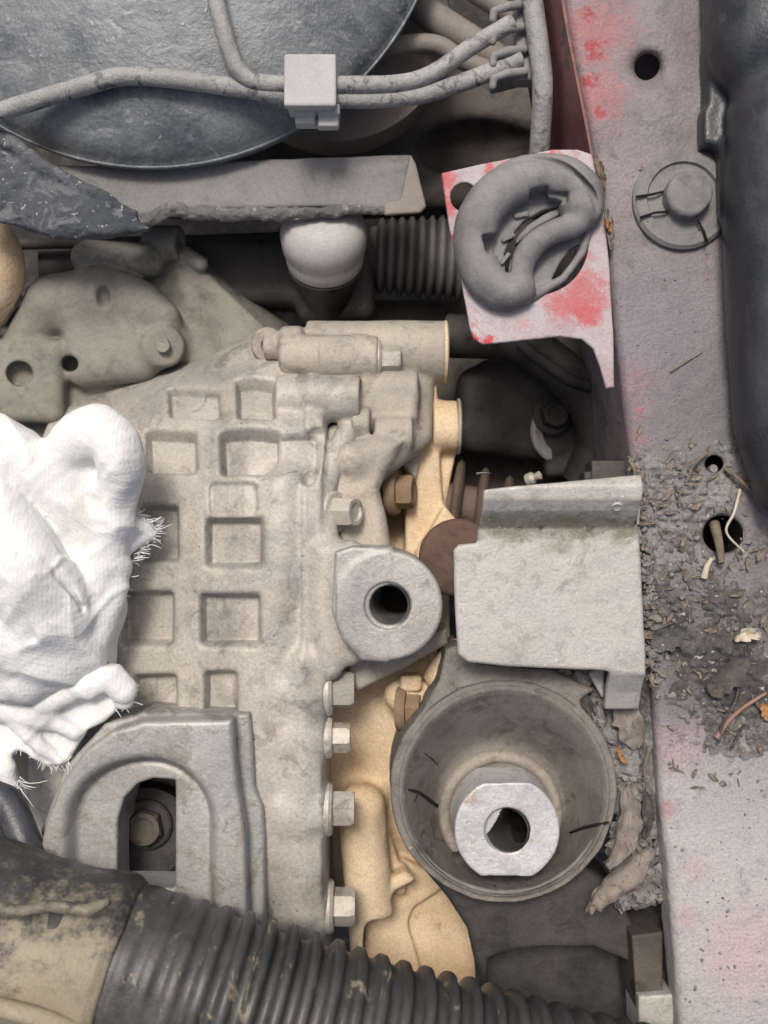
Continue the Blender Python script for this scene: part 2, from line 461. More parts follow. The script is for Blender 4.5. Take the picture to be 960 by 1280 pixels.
M['rubber'] = mat('dusty black rubber', (.10,.092,.08), (.165,.15,.13), (.07,.064,.056), rough=.65, bump=.2, grain=.3, dust=(.27,.245,.21), dust_amt=.55, specks=(.28,.26,.23), speck_amt=.74)
M['shell'] = mat('painted mount shell', (.14,.128,.115), (.20,.182,.16), (.10,.093,.082), rough=.7, bump=.4, dust=(.28,.25,.215), dust_amt=.6, pits=1.0, specks=(.36,.34,.31), speck_amt=.71)
M['plate'] = mat('dusty grey bracket steel', (.40,.39,.355), (.50,.485,.445), (.34,.325,.29), rough=.6, metal=.2, bump=.25, dust=(.52,.49,.43), dust_amt=.4, pits=.8, specks=(.68,.66,.62), speck_amt=.70,
                 spots=[(W(x_,650+(i%3)*4,36),r_,(.24,.215,.15),.7) for i,(x_,r_) in enumerate(((610,16),(632,22),(655,13),(676,18),(700,24),(722,14),(745,22),(768,13),(785,16)))]+[(W(650,657,30),6,(.12,.10,.07),.4),(W(676,658,30),5,(.12,.10,.07),.4),(W(738,657,30),5,(.13,.11,.08),.4)])
RED = (.52,.055,.065)
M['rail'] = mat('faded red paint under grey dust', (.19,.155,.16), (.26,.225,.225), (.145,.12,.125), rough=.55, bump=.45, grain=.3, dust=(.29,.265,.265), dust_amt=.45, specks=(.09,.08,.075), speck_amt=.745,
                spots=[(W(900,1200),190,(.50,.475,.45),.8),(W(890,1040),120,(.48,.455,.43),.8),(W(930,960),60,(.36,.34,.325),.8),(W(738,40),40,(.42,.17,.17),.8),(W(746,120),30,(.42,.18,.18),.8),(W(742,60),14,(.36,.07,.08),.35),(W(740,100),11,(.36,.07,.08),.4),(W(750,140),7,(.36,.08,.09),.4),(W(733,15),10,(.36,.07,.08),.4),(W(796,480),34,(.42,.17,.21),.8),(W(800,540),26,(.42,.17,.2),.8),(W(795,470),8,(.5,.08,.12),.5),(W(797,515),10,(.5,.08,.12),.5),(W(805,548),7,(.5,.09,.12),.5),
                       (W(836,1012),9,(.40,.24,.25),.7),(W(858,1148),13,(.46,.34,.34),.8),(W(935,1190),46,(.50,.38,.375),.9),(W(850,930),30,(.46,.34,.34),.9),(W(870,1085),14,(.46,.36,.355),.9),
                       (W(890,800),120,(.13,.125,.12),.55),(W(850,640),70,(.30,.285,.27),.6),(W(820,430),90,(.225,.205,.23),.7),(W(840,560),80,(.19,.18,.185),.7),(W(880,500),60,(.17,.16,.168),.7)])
M['railside'] = mat('dark red rail side', (.20,.075,.07), (.27,.13,.12), (.14,.09,.08), rough=.7, bump=.2, dust=(.3,.22,.2), dust_amt=.4)  # dark red of the rail's inner side
M['tab'] = mat('red tab under pale dust', (.38,.31,.31), (.50,.44,.44), (.42,.25,.26), rough=.55, bump=.3, dust=(.50,.46,.46), dust_amt=.5, specks=(.62,.6,.58), speck_amt=.71,
               spots=[(W(728,366,10),30,(.50,.10,.11),.62),(W(700,376,10),20,(.52,.15,.16),.62),(W(735,392,10),14,(.5,.10,.11),.6),(W(552,225,10),15,RED,.6),(W(555,255,10),12,RED,.6),(W(563,300,10),9,RED,.6),(W(592,423,10),14,RED,.4),(W(610,428,10),9,RED,.4),(W(620,205,10),15,(.55,.1,.12),.5),(W(655,196,10),10,(.55,.12,.13),.5),(W(572,330,10),9,RED,.5),(W(690,192,10),9,(.56,.16,.17),.5),(W(655,405,10),8,(.55,.3,.3),.8)])
M['grommet'] = mat('grey weathered rubber', (.15,.147,.145), (.235,.23,.225), (.30,.28,.27), sc_=1.5, rough=.65, bump=.2, dust=(.30,.275,.27), dust_amt=.4, grain=.3, blot=(.56,.7))
M['plug'] = mat('dusty round rubber plug', (.17,.168,.16), (.22,.215,.205), (.14,.135,.13), rough=.8, bump=.2, dust=(.27,.255,.245), dust_amt=.5, specks=(.08,.075,.07), speck_amt=.72)
M['blackplastic'] = mat('black plastic duct', (.022,.025,.03), (.04,.044,.05), (.07,.076,.085), rough=.34, bump=.25, dust=(.11,.115,.12), dust_amt=.6, streak=(1,.4,1), blot=(.56,.72), spec=.5)
M['hose'] = mat('black corrugated plastic with clay', (.032,.033,.035), (.05,.05,.05), (.28,.24,.17), rough=.4, bump=.15, blot=(.575,.68), streak=(1.6,.7,1), spec=.4, dust=(.15,.14,.12), dust_amt=.5)
M['sleeve'] = mat('clay smeared hose sleeve', (.03,.031,.033), (.05,.05,.05), (.12,.105,.08), rough=.5, bump=.3, blot=(.54,.64), spots=[(W(60,1225,185),72,(.36,.31,.22),.7),(W(20,1260,180),60,(.36,.31,.22),.7),(W(110,1250,185),50,(.30,.255,.18),.7),(W(40,1120,190),20,(.22,.19,.14),.7),(W(110,1135,190),16,(.26,.225,.165),.7)])
M['wire'] = mat('clay covered wire', (.30,.255,.18), (.38,.33,.24), None, rough=.8, bump=.3)
M['booster'] = mat('mud flecked blue grey paint', (.075,.088,.10), (.19,.205,.215), (.31,.325,.33), sc_=.75, rough=.45, metal=.15, bump=.4, bsc=13, dust=(.27,.28,.28), dust_amt=.5, streak=(1.0,1.9,1), blot=(.55,.68), specks=(.36,.365,.36), speck_amt=.69, grain=.35)
M['boosterback'] = mat('brown dusted shell', (.20,.175,.155), (.26,.23,.20), None, rough=.6, bump=.12, dust=(.3,.26,.225), dust_amt=.4)
M['pipe'] = mat('dusty coated pipe', (.27,.27,.262), (.38,.375,.36), (.10,.105,.11), sc_=1.6, rough=.6, bump=.5, bsc=12, dust=(.38,.365,.34), dust_amt=.55, blot=(.54,.62), grain=.45)
M['clip'] = mat('pale plastic clip', (.42,.415,.40), (.47,.465,.45), None, rough=.6, bump=.12, sc_=2)
M['clipdark'] = mat('grey plastic clip', (.24,.235,.225), (.30,.295,.28), None, rough=.6, bump=.15, sc_=2)
M['seal'] = mat('foam sealing strip', (.20,.195,.185), (.25,.243,.23), (.17,.165,.155), rough=.9, bump=.25, dust=(.28,.27,.255), dust_amt=.5)
M['sealrough'] = mat('torn felt edge', (.12,.118,.115), (.17,.167,.16), (.24,.235,.23), rough=.95, bump=.9, bsc=14, blot=(.55,.65), specks=(.36,.355,.35), speck_amt=.66)
M['felt'] = mat('dark gritty felt', (.065,.072,.082), (.10,.108,.118), (.16,.165,.17), rough=.95, bump=.9, bsc=12, blot=(.54,.62), specks=(.34,.34,.34), speck_amt=.66)
M['whitecap'] = mat('dusty white cap', (.46,.435,.41), (.52,.495,.465), None, rough=.6, bump=.1)
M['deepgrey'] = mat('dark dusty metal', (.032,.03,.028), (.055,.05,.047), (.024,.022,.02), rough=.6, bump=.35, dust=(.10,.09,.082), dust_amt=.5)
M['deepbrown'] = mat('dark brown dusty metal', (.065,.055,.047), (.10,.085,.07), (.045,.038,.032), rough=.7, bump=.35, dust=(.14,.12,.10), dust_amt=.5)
M['boot'] = mat('dusty bellows rubber', (.10,.096,.09), (.14,.133,.124), None, rough=.8, bump=.15, dust=(.22,.205,.185), dust_amt=.6)
M['rust'] = mat('rust brown steel', (.075,.045,.033), (.115,.068,.048), (.05,.033,.026), rough=.8, bump=.3, dust=(.19,.12,.09), dust_amt=.4)
M['spring'] = mat('brown rubber fins', (.105,.075,.058), (.15,.108,.083), None, rough=.85, bump=.2, dust=(.2,.15,.12), dust_amt=.5)
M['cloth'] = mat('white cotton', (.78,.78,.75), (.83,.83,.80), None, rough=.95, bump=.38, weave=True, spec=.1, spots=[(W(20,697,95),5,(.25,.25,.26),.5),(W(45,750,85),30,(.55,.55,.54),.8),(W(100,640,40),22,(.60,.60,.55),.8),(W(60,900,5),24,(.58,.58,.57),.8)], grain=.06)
M['thread'] = mat('white cotton thread', (.76,.76,.73), (.82,.82,.79), None, rough=.95, bump=.1, spec=.1, grain=.05)
M['soil'] = mat('dry grey soil', (.21,.20,.188), (.30,.286,.268), (.14,.132,.124), sc_=1.8, rough=.95, bump=1.0, bsc=16, specks=(.44,.43,.41), speck_amt=.67, grain=.5, spots=[(W(890,805),95,(.075,.07,.068),.7),(W(930,850),60,(.07,.065,.062),.7),(W(840,770),40,(.10,.095,.09),.7)])
M['crumb'] = mat('soil crumbs', (.18,.17,.158), (.31,.295,.275), (.10,.093,.088), sc_=5, rough=.95, bump=.5)
M['leaf'] = mat('dry grey brown leaf', (.21,.18,.155), (.29,.25,.215), (.15,.12,.10), sc_=3, rough=.8, bump=.3, streak=(2,1,1))
M['leafdark'] = mat('dark rotted leaf', (.065,.058,.052), (.10,.09,.08), (.14,.12,.10), sc_=3, rough=.85, bump=.4)
M['leafpink'] = mat('reddish leaf stalk', (.27,.15,.11), (.33,.20,.15), None, sc_=4, rough=.7, bump=.2)
M['orange'] = mat('orange leaf scrap', (.42,.20,.07), (.36,.21,.10), None, sc_=4, rough=.7, bump=.2)
M['twig'] = mat('dry twig', (.17,.135,.10), (.24,.19,.145), None, sc_=4, rough=.9, bump=.5)
M['straw'] = mat('pale straw', (.50,.44,.34), (.60,.54,.43), None, sc_=4, rough=.8, bump=.2)
M['ground'] = mat('dark floor below', (.035,.032,.03), (.06,.055,.05), (.09,.08,.07), rough=.95, bump=.5)
M['collar'] = mat('tan dusted collar', (.26,.23,.19), (.33,.295,.245), (.19,.165,.135), rough=.75, bump=.3, dust=(.36,.32,.26), dust_amt=.5)
M['litter'] = mat('leaf litter', (.13,.105,.085), (.24,.20,.16), (.36,.30,.23), sc_=6, rough=.9, bump=.3)
M['crack'] = mat('crack and bore shade black', (.012,.011,.01), (.018,.016,.014), None, rough=1.0, bump=.05)  # black of cracks and slits; on the bore discs it stands for shade

# ================================================================== the setting
V = [(-1500,-1500,-900),(1500,-1500,-900),(1500,1500,-900),(-1500,1500,-900)]
g_ = build('ground', V, [[0,1,2,3]], M['ground']); g_['kind'] = 'structure'; g_['label'] = 'dark ground far below the engine bay'

# ================================================================== gearbox
BY, BY2, BZ, BR, XT = -42.0, -400.0, -352.0, 330.0, -178.0      # stadium section along x: upper and lower axis, radius, where its taper starts
def bR(X): return BR-.31*np.maximum(XT-X, 0)-.0016*np.maximum(X+165, 0)**2
def bY(Y): return np.clip(Y, BY2, BY)
def onbarrel(px, py):
    """where the photo's ray meets the barrel: x and arc position"""
    lo_, hi_ = 60.0, -420.0
    for z in np.linspace(lo_, hi_, 500):
        p = P(px, py, z)
        if math.hypot(p[1]-bY(p[1]), z-BZ) < float(bR(p[0])): break
    return p[0], math.atan2(p[1]-bY(p[1]), z-BZ)*BR+float(bY(p[1])), p
def pocket(px0, py0, px1, py1, depth, rd=8.0, draft=.3):
    q = [onbarrel(a, b) for a, b in ((px0, py0), (px1, py0), (px1, py1), (px0, py1))]
    pts = [(a[0], a[1]) for a in q]
    cx, cs = np.mean([p[0] for p in pts]), np.mean([p[1] for p in pts])
    # shrink by corner radius so the rounded corner keeps the size
    pin = [(cx+(x-cx)*(1-rd/max(abs(x-cx), rd*1.5)), cs+(s_-cs)*(1-rd/max(abs(s_-cs), rd*1.5))) for x, s_ in pts]
    g2 = poly2(pin)
    def f(X, Y, Z):
        rr = np.sqrt((Y-bY(Y))**2+(Z-BZ)**2); S = np.arctan2(Y-bY(Y), Z-BZ)*BR+bY(Y)
        X3 = np.broadcast_to(X, np.broadcast_shapes(X.shape, rr.shape)); S3 = np.broadcast_to(S, X3.shape)
        lev = rr-(bR(X)-depth)
        return np.maximum(g2(X3, S3)-rd-draft*(lev-depth), -lev)
    W3 = [onbarrel(a, b)[2] for a, b in ((px0, py0), (px1, py0), (px1, py1), (px0, py1))]
    return (f,)+_bb(W3, depth+12)
def barrel(x0, x1, dr, rd=4):
    def f(X, Y, Z):
        q = np.sqrt((Y-bY(Y))**2+(Z-BZ)**2)-bR(X)-dr+rd; w = np.abs(X-(x0+x1)/2)-(x1-x0)/2+rd
        return np.sqrt(np.maximum(q, 0)**2+np.maximum(w, 0)**2)+np.minimum(np.maximum(q, w), 0)-rd
    return f, np.array([x0, BY2-BR-dr, BZ-BR]), np.array([x1, BY+BR+dr, BZ+BR+dr])

gear = thing('gearbox', 'ribbed dusty aluminium gearbox casing with rows of square pockets, beside the white rag', 'gearbox', P(330, 770, -500))
F = Field((-500, -640, -400), (0, 300, 10), 2.1)
F.add(barrel(-490, -78, 0, 9))
F.add(barrel(-104, -80, 7, 4), 8)                                     # joint flange band
def bP(px, py, out=0.0):
    p = onbarrel(px, py)[2].copy(); n = np.array([0, p[1]-bY(p[1]), p[2]-BZ]); n /= np.linalg.norm(n); return p+n*out
# raised longitudinal pads between pockets and flange
F.add(cap(bP(345, 612, -12), bP(345, 900, -12), 16), 14)
# pockets, upper to lower
PK = [(210,486,276,522,15),(294,474,345,524,22),(182,538,247,592,22),(274,538,352,596,24),(340,543,398,596,13),
      (174,630,224,704,21),(256,646,331,711,23),(262,604,321,644,5),(150,738,218,808,22),(249,741,327,809,22),
      (165,842,222,892,22),(254,838,298,896,22)]
for a in PK: F.cut(pocket(*a), 6)
# bosses of the joint seam (tubes along x)
def tubx(px0, px1, py, z, r, rd=3):
    a, b = P(px0, py, z), P(px1, py, z); b[1] = a[1] = (a[1]+b[1])/2; return cyl(a, b, r, rd)
F.add(tubx(347, 450, 498, -104, 32), 7)
F.add(cap(P(444, 520, -110), P(404, 606, -66), 15, 17), 8)
F.add(chain([(*P(404, 606, -75), 17), (*P(408, 690, -34), 16), (*P(403, 760, -30), 14), (*P(412, 835, -32), 16)]), 10)
F.cut(tubx(444, 470, 498, -104, 19, 1), 1)
F.cut(cap(bP(398, 545, 4), bP(385, 600, 4), 10), 6)
# seats for the seam bolts below the lug
BL = [(424,866,30),(428,926,24),(413,1018,30),(410,1150,30)]
bolts = []
for px, py, r in BL:
    p = onbarrel(400, py)[2]; n = np.array([0, p[1]-bY(p[1]), p[2]-BZ]); n /= np.linalg.norm(n)
    c = np.array([-78, p[1], p[2]])-n*(r*.75); bolts.append((c, r))
    F.add(cyl(c+[-58, 0, 0], c+[2, 0, 0], r*1.22, 6), 12)
    F.add(cap(c+[-50, 0, r*.2], c+[-120, 0, -r*.2], r*.9, r*.5), 14)
F.add(prism(IM([(392,684),(440,676),(466,690),(466,822),(440,835),(404,828),(390,760)], -18), -120, -18, 14), 16)      # root of the lug
# saddle behind each bolt
F.add(cap(bP(378, 830, -8), bP(378, 1140, -8), 22), 14)
F.cut(prism(IM([(110,960),(235,960),(235,1200),(110,1200)], -30), -150, 60, 4), 4)
F.add(cap(bP(356, 600, -20), bP(356, 720, -20), 24), 16)
F.warp(lambda x, y, z: 1.3*fbm(x/40, y/40, z/40, 5, 3))
case = field_obj('case', F, M['case'], gear)
for i, (c, r) in enumerate(bolts):
    bolt('bolt', gear, c+[1, 0, 0], (1, 0, 0), r*.78*1.05, r*.95, M['boltpale'], r*1.16, 10, rot=.2+.5*i)
lathe('plug', [(16, -4), (16, 0), (13, 3), (2, 4)], P(446, 498, -104)+[-2, 0, 0], M['steel'], gear, (1, 0, 0), 24)

# lug with the threaded bore
def torus_(c, Rr, r):
    return (lambda X, Y, Z: np.sqrt((np.sqrt((X-c[0])**2+(Y-c[1])**2)-Rr)**2+(Z-c[2])**2)-r,)+(np.array(c)-[Rr+r, Rr+r, r], np.array(c)+[Rr+r, Rr+r, r])
F = Field((-100, -220, -150), (110, 0, 40), 1.8)
LZ = 14
c = P(485, 757, LZ); Rl = 68
F.add(cyl(c-[0, 0, 120], c, Rl, 5)); 
F.add(prism(IM([(418,690),(440,683),(490,684),(485,828),(452,826),(428,800),(416,760)], LZ), LZ-120, LZ-1, 4), 6)
F.cut(cyl(c-[0, 0, 2.5], c+[0, 0, 20], 29, 0), 1)
F.cut(cyl(c-[-14, -4, 125], c+[0, 0, 20], 25, 0))
F.cut(cap(P(418, 690, LZ), P(418, 800, LZ), 2.2), 1)
F.warp(lambda x, y, z: .6*fbm(x/25, y/25, z/25, 8, 3))
field_obj('lug', F, M['lug'], gear)
Vt, Ft = [], []
b0, b1 = c-np.array([-24, -4, 200.0]), c+np.array([0, 0, -3.0])
path = [b1+(b0-b1)*t for t in np.linspace(0, .98, 46)]
rads = [24.5 if i % 2 else 23.4 for i in range(46)]; rads[0] = 27; rads[-1] = 2
V, Fc = tube_geo(path, rads, 40, 1, False); bo = build('thread_bore', V, [f[::-1] for f in Fc], M['bore'], gear, True, 80)
lathe('bore_shade_disc', [(28, -6), (28, 0), (2, 1)], c-np.array([-15, -3, 125.0]), M['crack'], bo, (0, 0, 1), 24)  # added black disc: paints the darkness at the bottom of the lug bore

# pale flange casting with its long tubes
F = Field((-190, -260, -330), (150, 330, 10), 2.4)
F.add(tubx(384, 556, 440, -178, 44, 4)); F.add(tubx(352, 462, 446, -134, 29, 7), 6); F.add(tubx(400, 472, 448, -131, 31, 4), 4)
F.add(tubx(350, 380, 440, -150, 36, 8), 8)
F.cut(tubx(540, 580, 440, -178, 27, 0))
F.add(tubx(452, 522, 486, -136, 26, 5), 8); F.add(tubx(468, 516, 542, -112, 24, 5), 8); F.add(tubx(440, 462, 530, -104, 22, 4), 6)
F.add(prism(IM([(492,470),(526,468),(534,540),(520,600),(500,580)], -160), -260, -158, 6), 8)
F.add(tubx(440, 522, 512, -148, 40, 10), 10)
F.add(chain([(*P(520, 490, -175), 26), (*P(520, 545, -150), 22), (*P(480, 570, -110), 26), (*P(440, 575, -80), 24)]), 12)
F.add(prism(IM([(418,568),(470,548),(502,552),(486,585),(474,612),(484,650),(492,704),(418,704)], -80), -150, -72, 16), 12)
F.add(cap(P(425, 700, -50), P(488, 702, -70), 10), 8)
F.add(prism(IM([(440,800),(540,790),(560,785),(560,805),(500,838),(446,866),(432,850)], -70), -140, -66, 8), 8)
F.cut(cyl(P(436, 640, -60), P(436, 640, -20), 30, 2), 6)
F.add(cap(P(424, 556, -118), P(422, 618, -96), 28), 12)
F.add(tubx(330, 356, 432, -140, 20, 4), 3)
F.warp(lambda x, y, z: 1.4*fbm(x/35, y/35, z/35, 2, 3))
field_obj('flange_casting', F, M['adapter'], gear)
lathe('tube_end', [(44, -2), (44.5, 2), (42, 4), (29, 4), (27, 0), (24, -14)], P(556, 440, -178)+[0, 0, 0], M['tan'], gear, (1, 0, 0), 40)
bolt('bolt', gear, P(466, 449, -130)+[4, 0, 0], (1, 0, 0), 20, 26, M['boltpale'], 26, 8, rot=.1)
bolt('bolt', gear, P(417, 640, -62)+[0, 0, 0], (.85, 0, .55), 20, 30, M['boltpale'], 28, 6, rot=.45)
# eyelet on the seam
lathe('eyelet', [(23, -10), (24, 0), (22, 5), (11, 6), (9, 2), (2, 3)], P(335, 431, -142), M['adapter'], gear, (0.25, -.35, 1), 32)

# clay-dusted bell housing
TY, TZ, TR = -270.0, -552.0, 390.0
def ring(x0, x1, r, rd=4, r2=None):
    a = np.array([x0, TY, TZ]); b = np.array([x1, TY, TZ]); return cyl(a, b, r, rd, r2)
F = Field((-130, -760, -560), (200, 250, -70), 3.2)
F.add(ring(-120, 60, TR-10, 6, TR+14)); F.add(ring(62, 92, TR+34, 4), 10)
F.add(cap(P(452, 1010, -150), P(470, 1220, -190), 34), 26)           # swelling along the seam
F.add(prism(IM([(455,1120),(505,1090),(560,1120),(600,1180),(640,1340),(455,1340)], -160), -330, -158, 8), 8)
F.cut(prism(IM([(505,1130),(545,1110),(560,1160),(512,1168)], -150), -215, -100, 6, .3), 8)
F.cut(prism(IM([(470,1160),(500,1170),(520,1215),(470,1215)], -150), -215, -100, 6, .3), 8)
F.cut(prism(IM([(545,1180),(590,1150),(600,1230),(560,1235)], -150), -230, -100, 6, .3), 8)
F.add(cap(P(462, 980, -195), P(500, 1110, -205), 9), 8); F.add(cap(P(500, 940, -195), P(455, 1080, -200), 8), 8)
F.add(box(P(462, 1000, -200), (22, 34, 30), 8), 14)
F.add(prism(IM([(520,690),(556,632),(596,680),(580,720),(520,740)], -150), -260, -150, 5), 8)
F.add(prism(IM([(508,478),(546,474),(552,600),(556,640),(560,700),(506,705)], -172), -320, -172, 6), 8)
F.add(tubx(540, 572, 533, -190, 38, 4), 8); F.add(prism(IM([(545,500),(572,505),(572,560),(556,640),(535,640)], -200), -300, -195, 5), 8)
F.add(cap(P(520, 870, -110), P(500, 870, -105), 22), 8); F.add(box(P(513, 852, -100), (14, 10, 20), 4), 4)
F.add(cap(P(548, 845, -95), P(570, 815, -95), 18), 10)
F.warp(lambda x, y, z: 2.2*fbm(x/50, y/50, z/50, 3, 3))
bell = field_obj('bell_housing', F, M['tan'], gear)
lathe('tube_end', [(40, -2), (40.5, 1), (38, 3), (20, 3), (18, 0), (16, -10)], P(573, 533, -190), M['adapter'], gear, (1, 0, 0), 36)
bolt('bolt', gear, P(488, 615, -150), (1, 0, .25), 24, 22, M['tandark'], 33, 12, rot=.2)
bolt('bolt', gear, P(500, 885, -92), (1, 0, .2), 21, 18, M['tandark'], 30, 10, rot=.3)

# ================================================================== side cover behind the rag (upper left)
F = Field((-720, 100, -340), (-120, 480, -70), 2.2)
z = -222
F.add(prism(IM([(-20,440),(25,372),(70,342),(140,342),(175,372),(225,410),(270,470),(240,530),(-20,560)], z), -330, z, 14, .25))
F.add(cap(P(75, 376, -208), P(125, 368, -198), 38, 40), 18)
F.add(cap(P(60, 384, -205), P(20, 450, -225), 34, 30), 22)
F.add(chain([(*P(120, 362, -200), 34), (*P(150, 362, -196), 30), (*P(180, 376, -192), 27), (*P(205, 398, -196), 25), (*P(216, 424, -204), 20)]), 10)
F.add(cyl(P(205, 433, -260), P(205, 433, -172), 30, 7), 10)
F.add(box(P(142, 432, -218), (66, 60, 40), 24, rz=.1), 20)
F.add(cap(P(232, 430, -225), P(268, 478, -235), 26, 20), 16)
F.add(box(P(34, 480, -215), (62, 60, 36), 14), 14); F.cut(cyl(P(25, 467, -205), P(25, 467, -120), 18, 0), 4)
F.cut(cyl(P(88, 455, -225), P(88, 455, -110), 11, 0), 6); F.cut(ell(P(128, 371, -160), (9, 16, 18)), 6)
F.add(box(P(120, 500, -240), (110, 12, 20), 6, rz=-.05), 12)
# flared web behind
F.add(prism(IM([(120,345),(190,318),(245,330),(345,424),(330,445),(285,476),(215,410)], -225), -330, -222, 6, .35), 20)
F.add(cap(P(226, 332, -225), P(272, 470, -228), 14), 20)
F.add(cap(P(112, 322, -205), P(185, 326, -200), 25, 25), 6); F.add(cap(P(108, 322, -200), P(118, 322, -200), 22), 3)
F.add(cyl(P(185, 305, -215), P(226, 305, -205), 26, 5), 6); F.cut(cyl(P(222, 306, -206), P(245, 306, -200), 14, 0), 2)
F.add(cap(P(232, 318, -215), P(250, 330, -215), 12), 6)
F.warp(lambda x, y, z: 1.6*fbm(x/40, y/40, z/40, 12, 3))
cover = thing('gearbox_cover', 'grey green dusty cast cover with rounded bosses, above the white rag', 'cover', P(130, 430, -500))
field_obj('casting', F, M['cover'], cover)
bolt('bolt', cover, P(205, 433, -171), (0, 0, 1), 11, 9, M['cover'], None, rot=.4)
lathe('stud', [(9, -10), (9, 6), (7, 9), (1, 9)], P(28, 378, -205), M['boltpale'], cover, (-1, .3, .4), 20)
lathe('stud', [(9, -10), (9, 6), (7, 9), (1, 9)], P(4, 414, -215), M['boltpale'], cover, (-1, .3, .4), 20)

# ================================================================== mount arm with arched recess (lower left)
arm = thing('engine_mount', 'grey cast mount arm with arched recess and a slot, above the corrugated hose', 'mount', P(185, 1040, -120))
F = Field((-480, -620, -130), (-120, -215, 60), 2.0)
zt = 26
top = [(46,1075),(56,1030),(76,980),(104,940),(140,914),(180,902),(290,900),(292,940),(297,985),(306,1040),(310,1170),(46,1170)]
F.add(prism(IM(top, zt), -60, zt, 6, -.03))
side = [(175,892),(312,892),(316,940),(318,985),(328,1010),(331,1050),(330,1170),(230,1170)]
F.add(prism(IM(side, -8), -90, -8, 5), 5)
F.add(prism(IM([(50,1040),(80,960),(130,905),(178,892),(240,892),(240,1000),(60,1080)], -10), -90, -10, 5), 4)
def arch(cx, cy, rx, bottom, n=20, lx=None):
    lx = rx if lx is None else lx
    pts = [(cx+rx*math.cos(a) if math.cos(a) > 0 else cx+lx*math.cos(a), cy-rx*math.sin(a)*1.0) for a in np.linspace(0, math.pi, n)]
    return pts+[(cx-lx, bottom), (cx+rx, bottom)]
F.cut(prism(IM(arch(182, 1032, 96, 1190, lx=112), zt), zt-32, zt+30, 8, -.35), 8)
F.add(prism(IM(arch(182, 1032, 80, 1190, lx=95), zt-20), zt-60, zt-24, 6), 6)
F.cut(prism(IM([(146,1100),(147,1025),(155,998),(172,980),(192,973),(219,975),(219,1110),(146,1110)], zt-24), -140, 40, 1), 4)
F.warp(lambda x, y, z: .8*fbm(x/30, y/30, z/30, 22, 3))
field_obj('body', F, M['dbracket'], arm)
bolt('bolt', arm, P(184, 1030, -96), (0, 0, 1), 25, 18, M['deepbrown'], 34, 6, rot=.2, wmat=M['deepgrey'])
V, Fc = lathe_geo([(60, -30), (60, 0), (40, 1)], P(184, 1040, -100), (0, 0, 1), 32); build('floor', V, Fc, M['deepgrey'], arm, True, 30)

# ================================================================== rubber mount bushing
bush = thing('mount_bushing', 'large black rubber mount bushing with cracked cone and bright steel sleeve', 'bushing', P(630, 990, -200))
bz = -26
c = P(630, 988, bz); Ro = 145
F = Field((-20, -760, -230), (330, -160, -10), 2.2)
F.add(cyl(c-[0, 0, 150], c, Ro, 5)); 
F.add(prism(IM([(557,812),(572,806),(600,830),(690,838),(745,862),(690,900),(560,900),(535,880),(548,850)], bz-4), bz-110, bz-4, 6), 14)
F.cut(cyl(c-[0, 0, 160], c+[0, 0, 10], 128, 0))
def torus(c, Rr, r):
    return (lambda X, Y, Z: np.sqrt((np.sqrt((X-c[0])**2+(Y-c[1])**2)-Rr)**2+(Z-c[2])**2)-r,)+(np.array(c)-[Rr+r, Rr+r, r], np.array(c)+[Rr+r, Rr+r, r])
F.cut(torus(c, 139, 2.0), 1)
F.warp(lambda x, y, z: 2.6*fbm(x/24, y/24, z/24, 31, 4))
field_obj('outer_shell', F, M['shell'], bush)
F = Field((20, -800, -230), (360, -430, -40), 2.6)
F.add(prism(IM([(525,1085),(560,1125),(585,1165),(600,1230),(608,1330),(840,1330),(822,1210),(770,1110),(700,1060),(600,1060)], bz-44), bz-150, bz-44, 12))
F.cut(prism(IM([(616,1204),(650,1192),(740,1190),(800,1215),(812,1350),(616,1350)], bz-44), bz-130, bz+10, 4, .1), 8)
F.warp(lambda x, y, z: 1.6*fbm(x/30, y/30, z/30, 33, 4))
field_obj('arm', F, M['deepgrey'], bush)
# rubber cone, centre drifting towards the sleeve
sl = P(634, 1038, -18)
V = []; n = 72; prof = [(135, 2), (133, 5), (130, 4), (126, -3), (121, -10), (109, -29), (98, -48), (89, -64), (84, -70), (80, -70), (76, -69), (60, -69)]
a = np.arange(n)*2*math.pi/n
for i, (r, h) in enumerate(prof):
    t = np.clip((133-r)/59, 0, 1); cc = c[:2]*(1-t)+sl[:2]*t
    V.append(np.stack([cc[0]+r*np.cos(a), cc[1]+r*np.sin(a), np.full(n, bz+h)], 1))
V = np.concatenate(V); Fc = [[i*n+j, i*n+(j+1) % n, (i+1)*n+(j+1) % n, (i+1)*n+j] for i in range(len(prof)-1) for j in range(n)]
rub = build('rubber_cone', V, Fc, M['rubber'], bush)
def cone_pt(px, py, lift=3.2):
    q = None
    for z in np.linspace(bz+6, bz-100, 300):
        p = P(px, py, z)
        hs = [h for r, h in prof[3:9]]; rs = [r for r, h in prof[3:9]]
        h = z-bz; r = np.interp(-h, [-x for x in hs], rs); t = np.clip((133-r)/59, 0, 1); cc = c[:2]*(1-t)+sl[:2]*t
        if math.hypot(p[0]-cc[0], p[1]-cc[1]) > r: return p+[0, 0, lift]
    return p
for line, w0 in (([(511,986),(523,989),(533,996),(546,1006),(556,1014),(568,1022)], 2.6), ([(712,1040),(728,1034),(745,1030),(760,1027)], 2.4), ([(518,1002),(523,989)], 1.0), ([(530,940),(540,948),(548,956)], .8)):
    pts = np.array([cone_pt(x, y) for x, y in line]); L_ = len(pts)
    wd = np.array([w0*(.35+.65*math.sin(math.pi*min(max(i/(L_-1), .12), .88))) for i in range(L_)])
    V, Fc = tube_geo(pts, wd, 6); build('crack', V, Fc, M['crack'], rub, True)
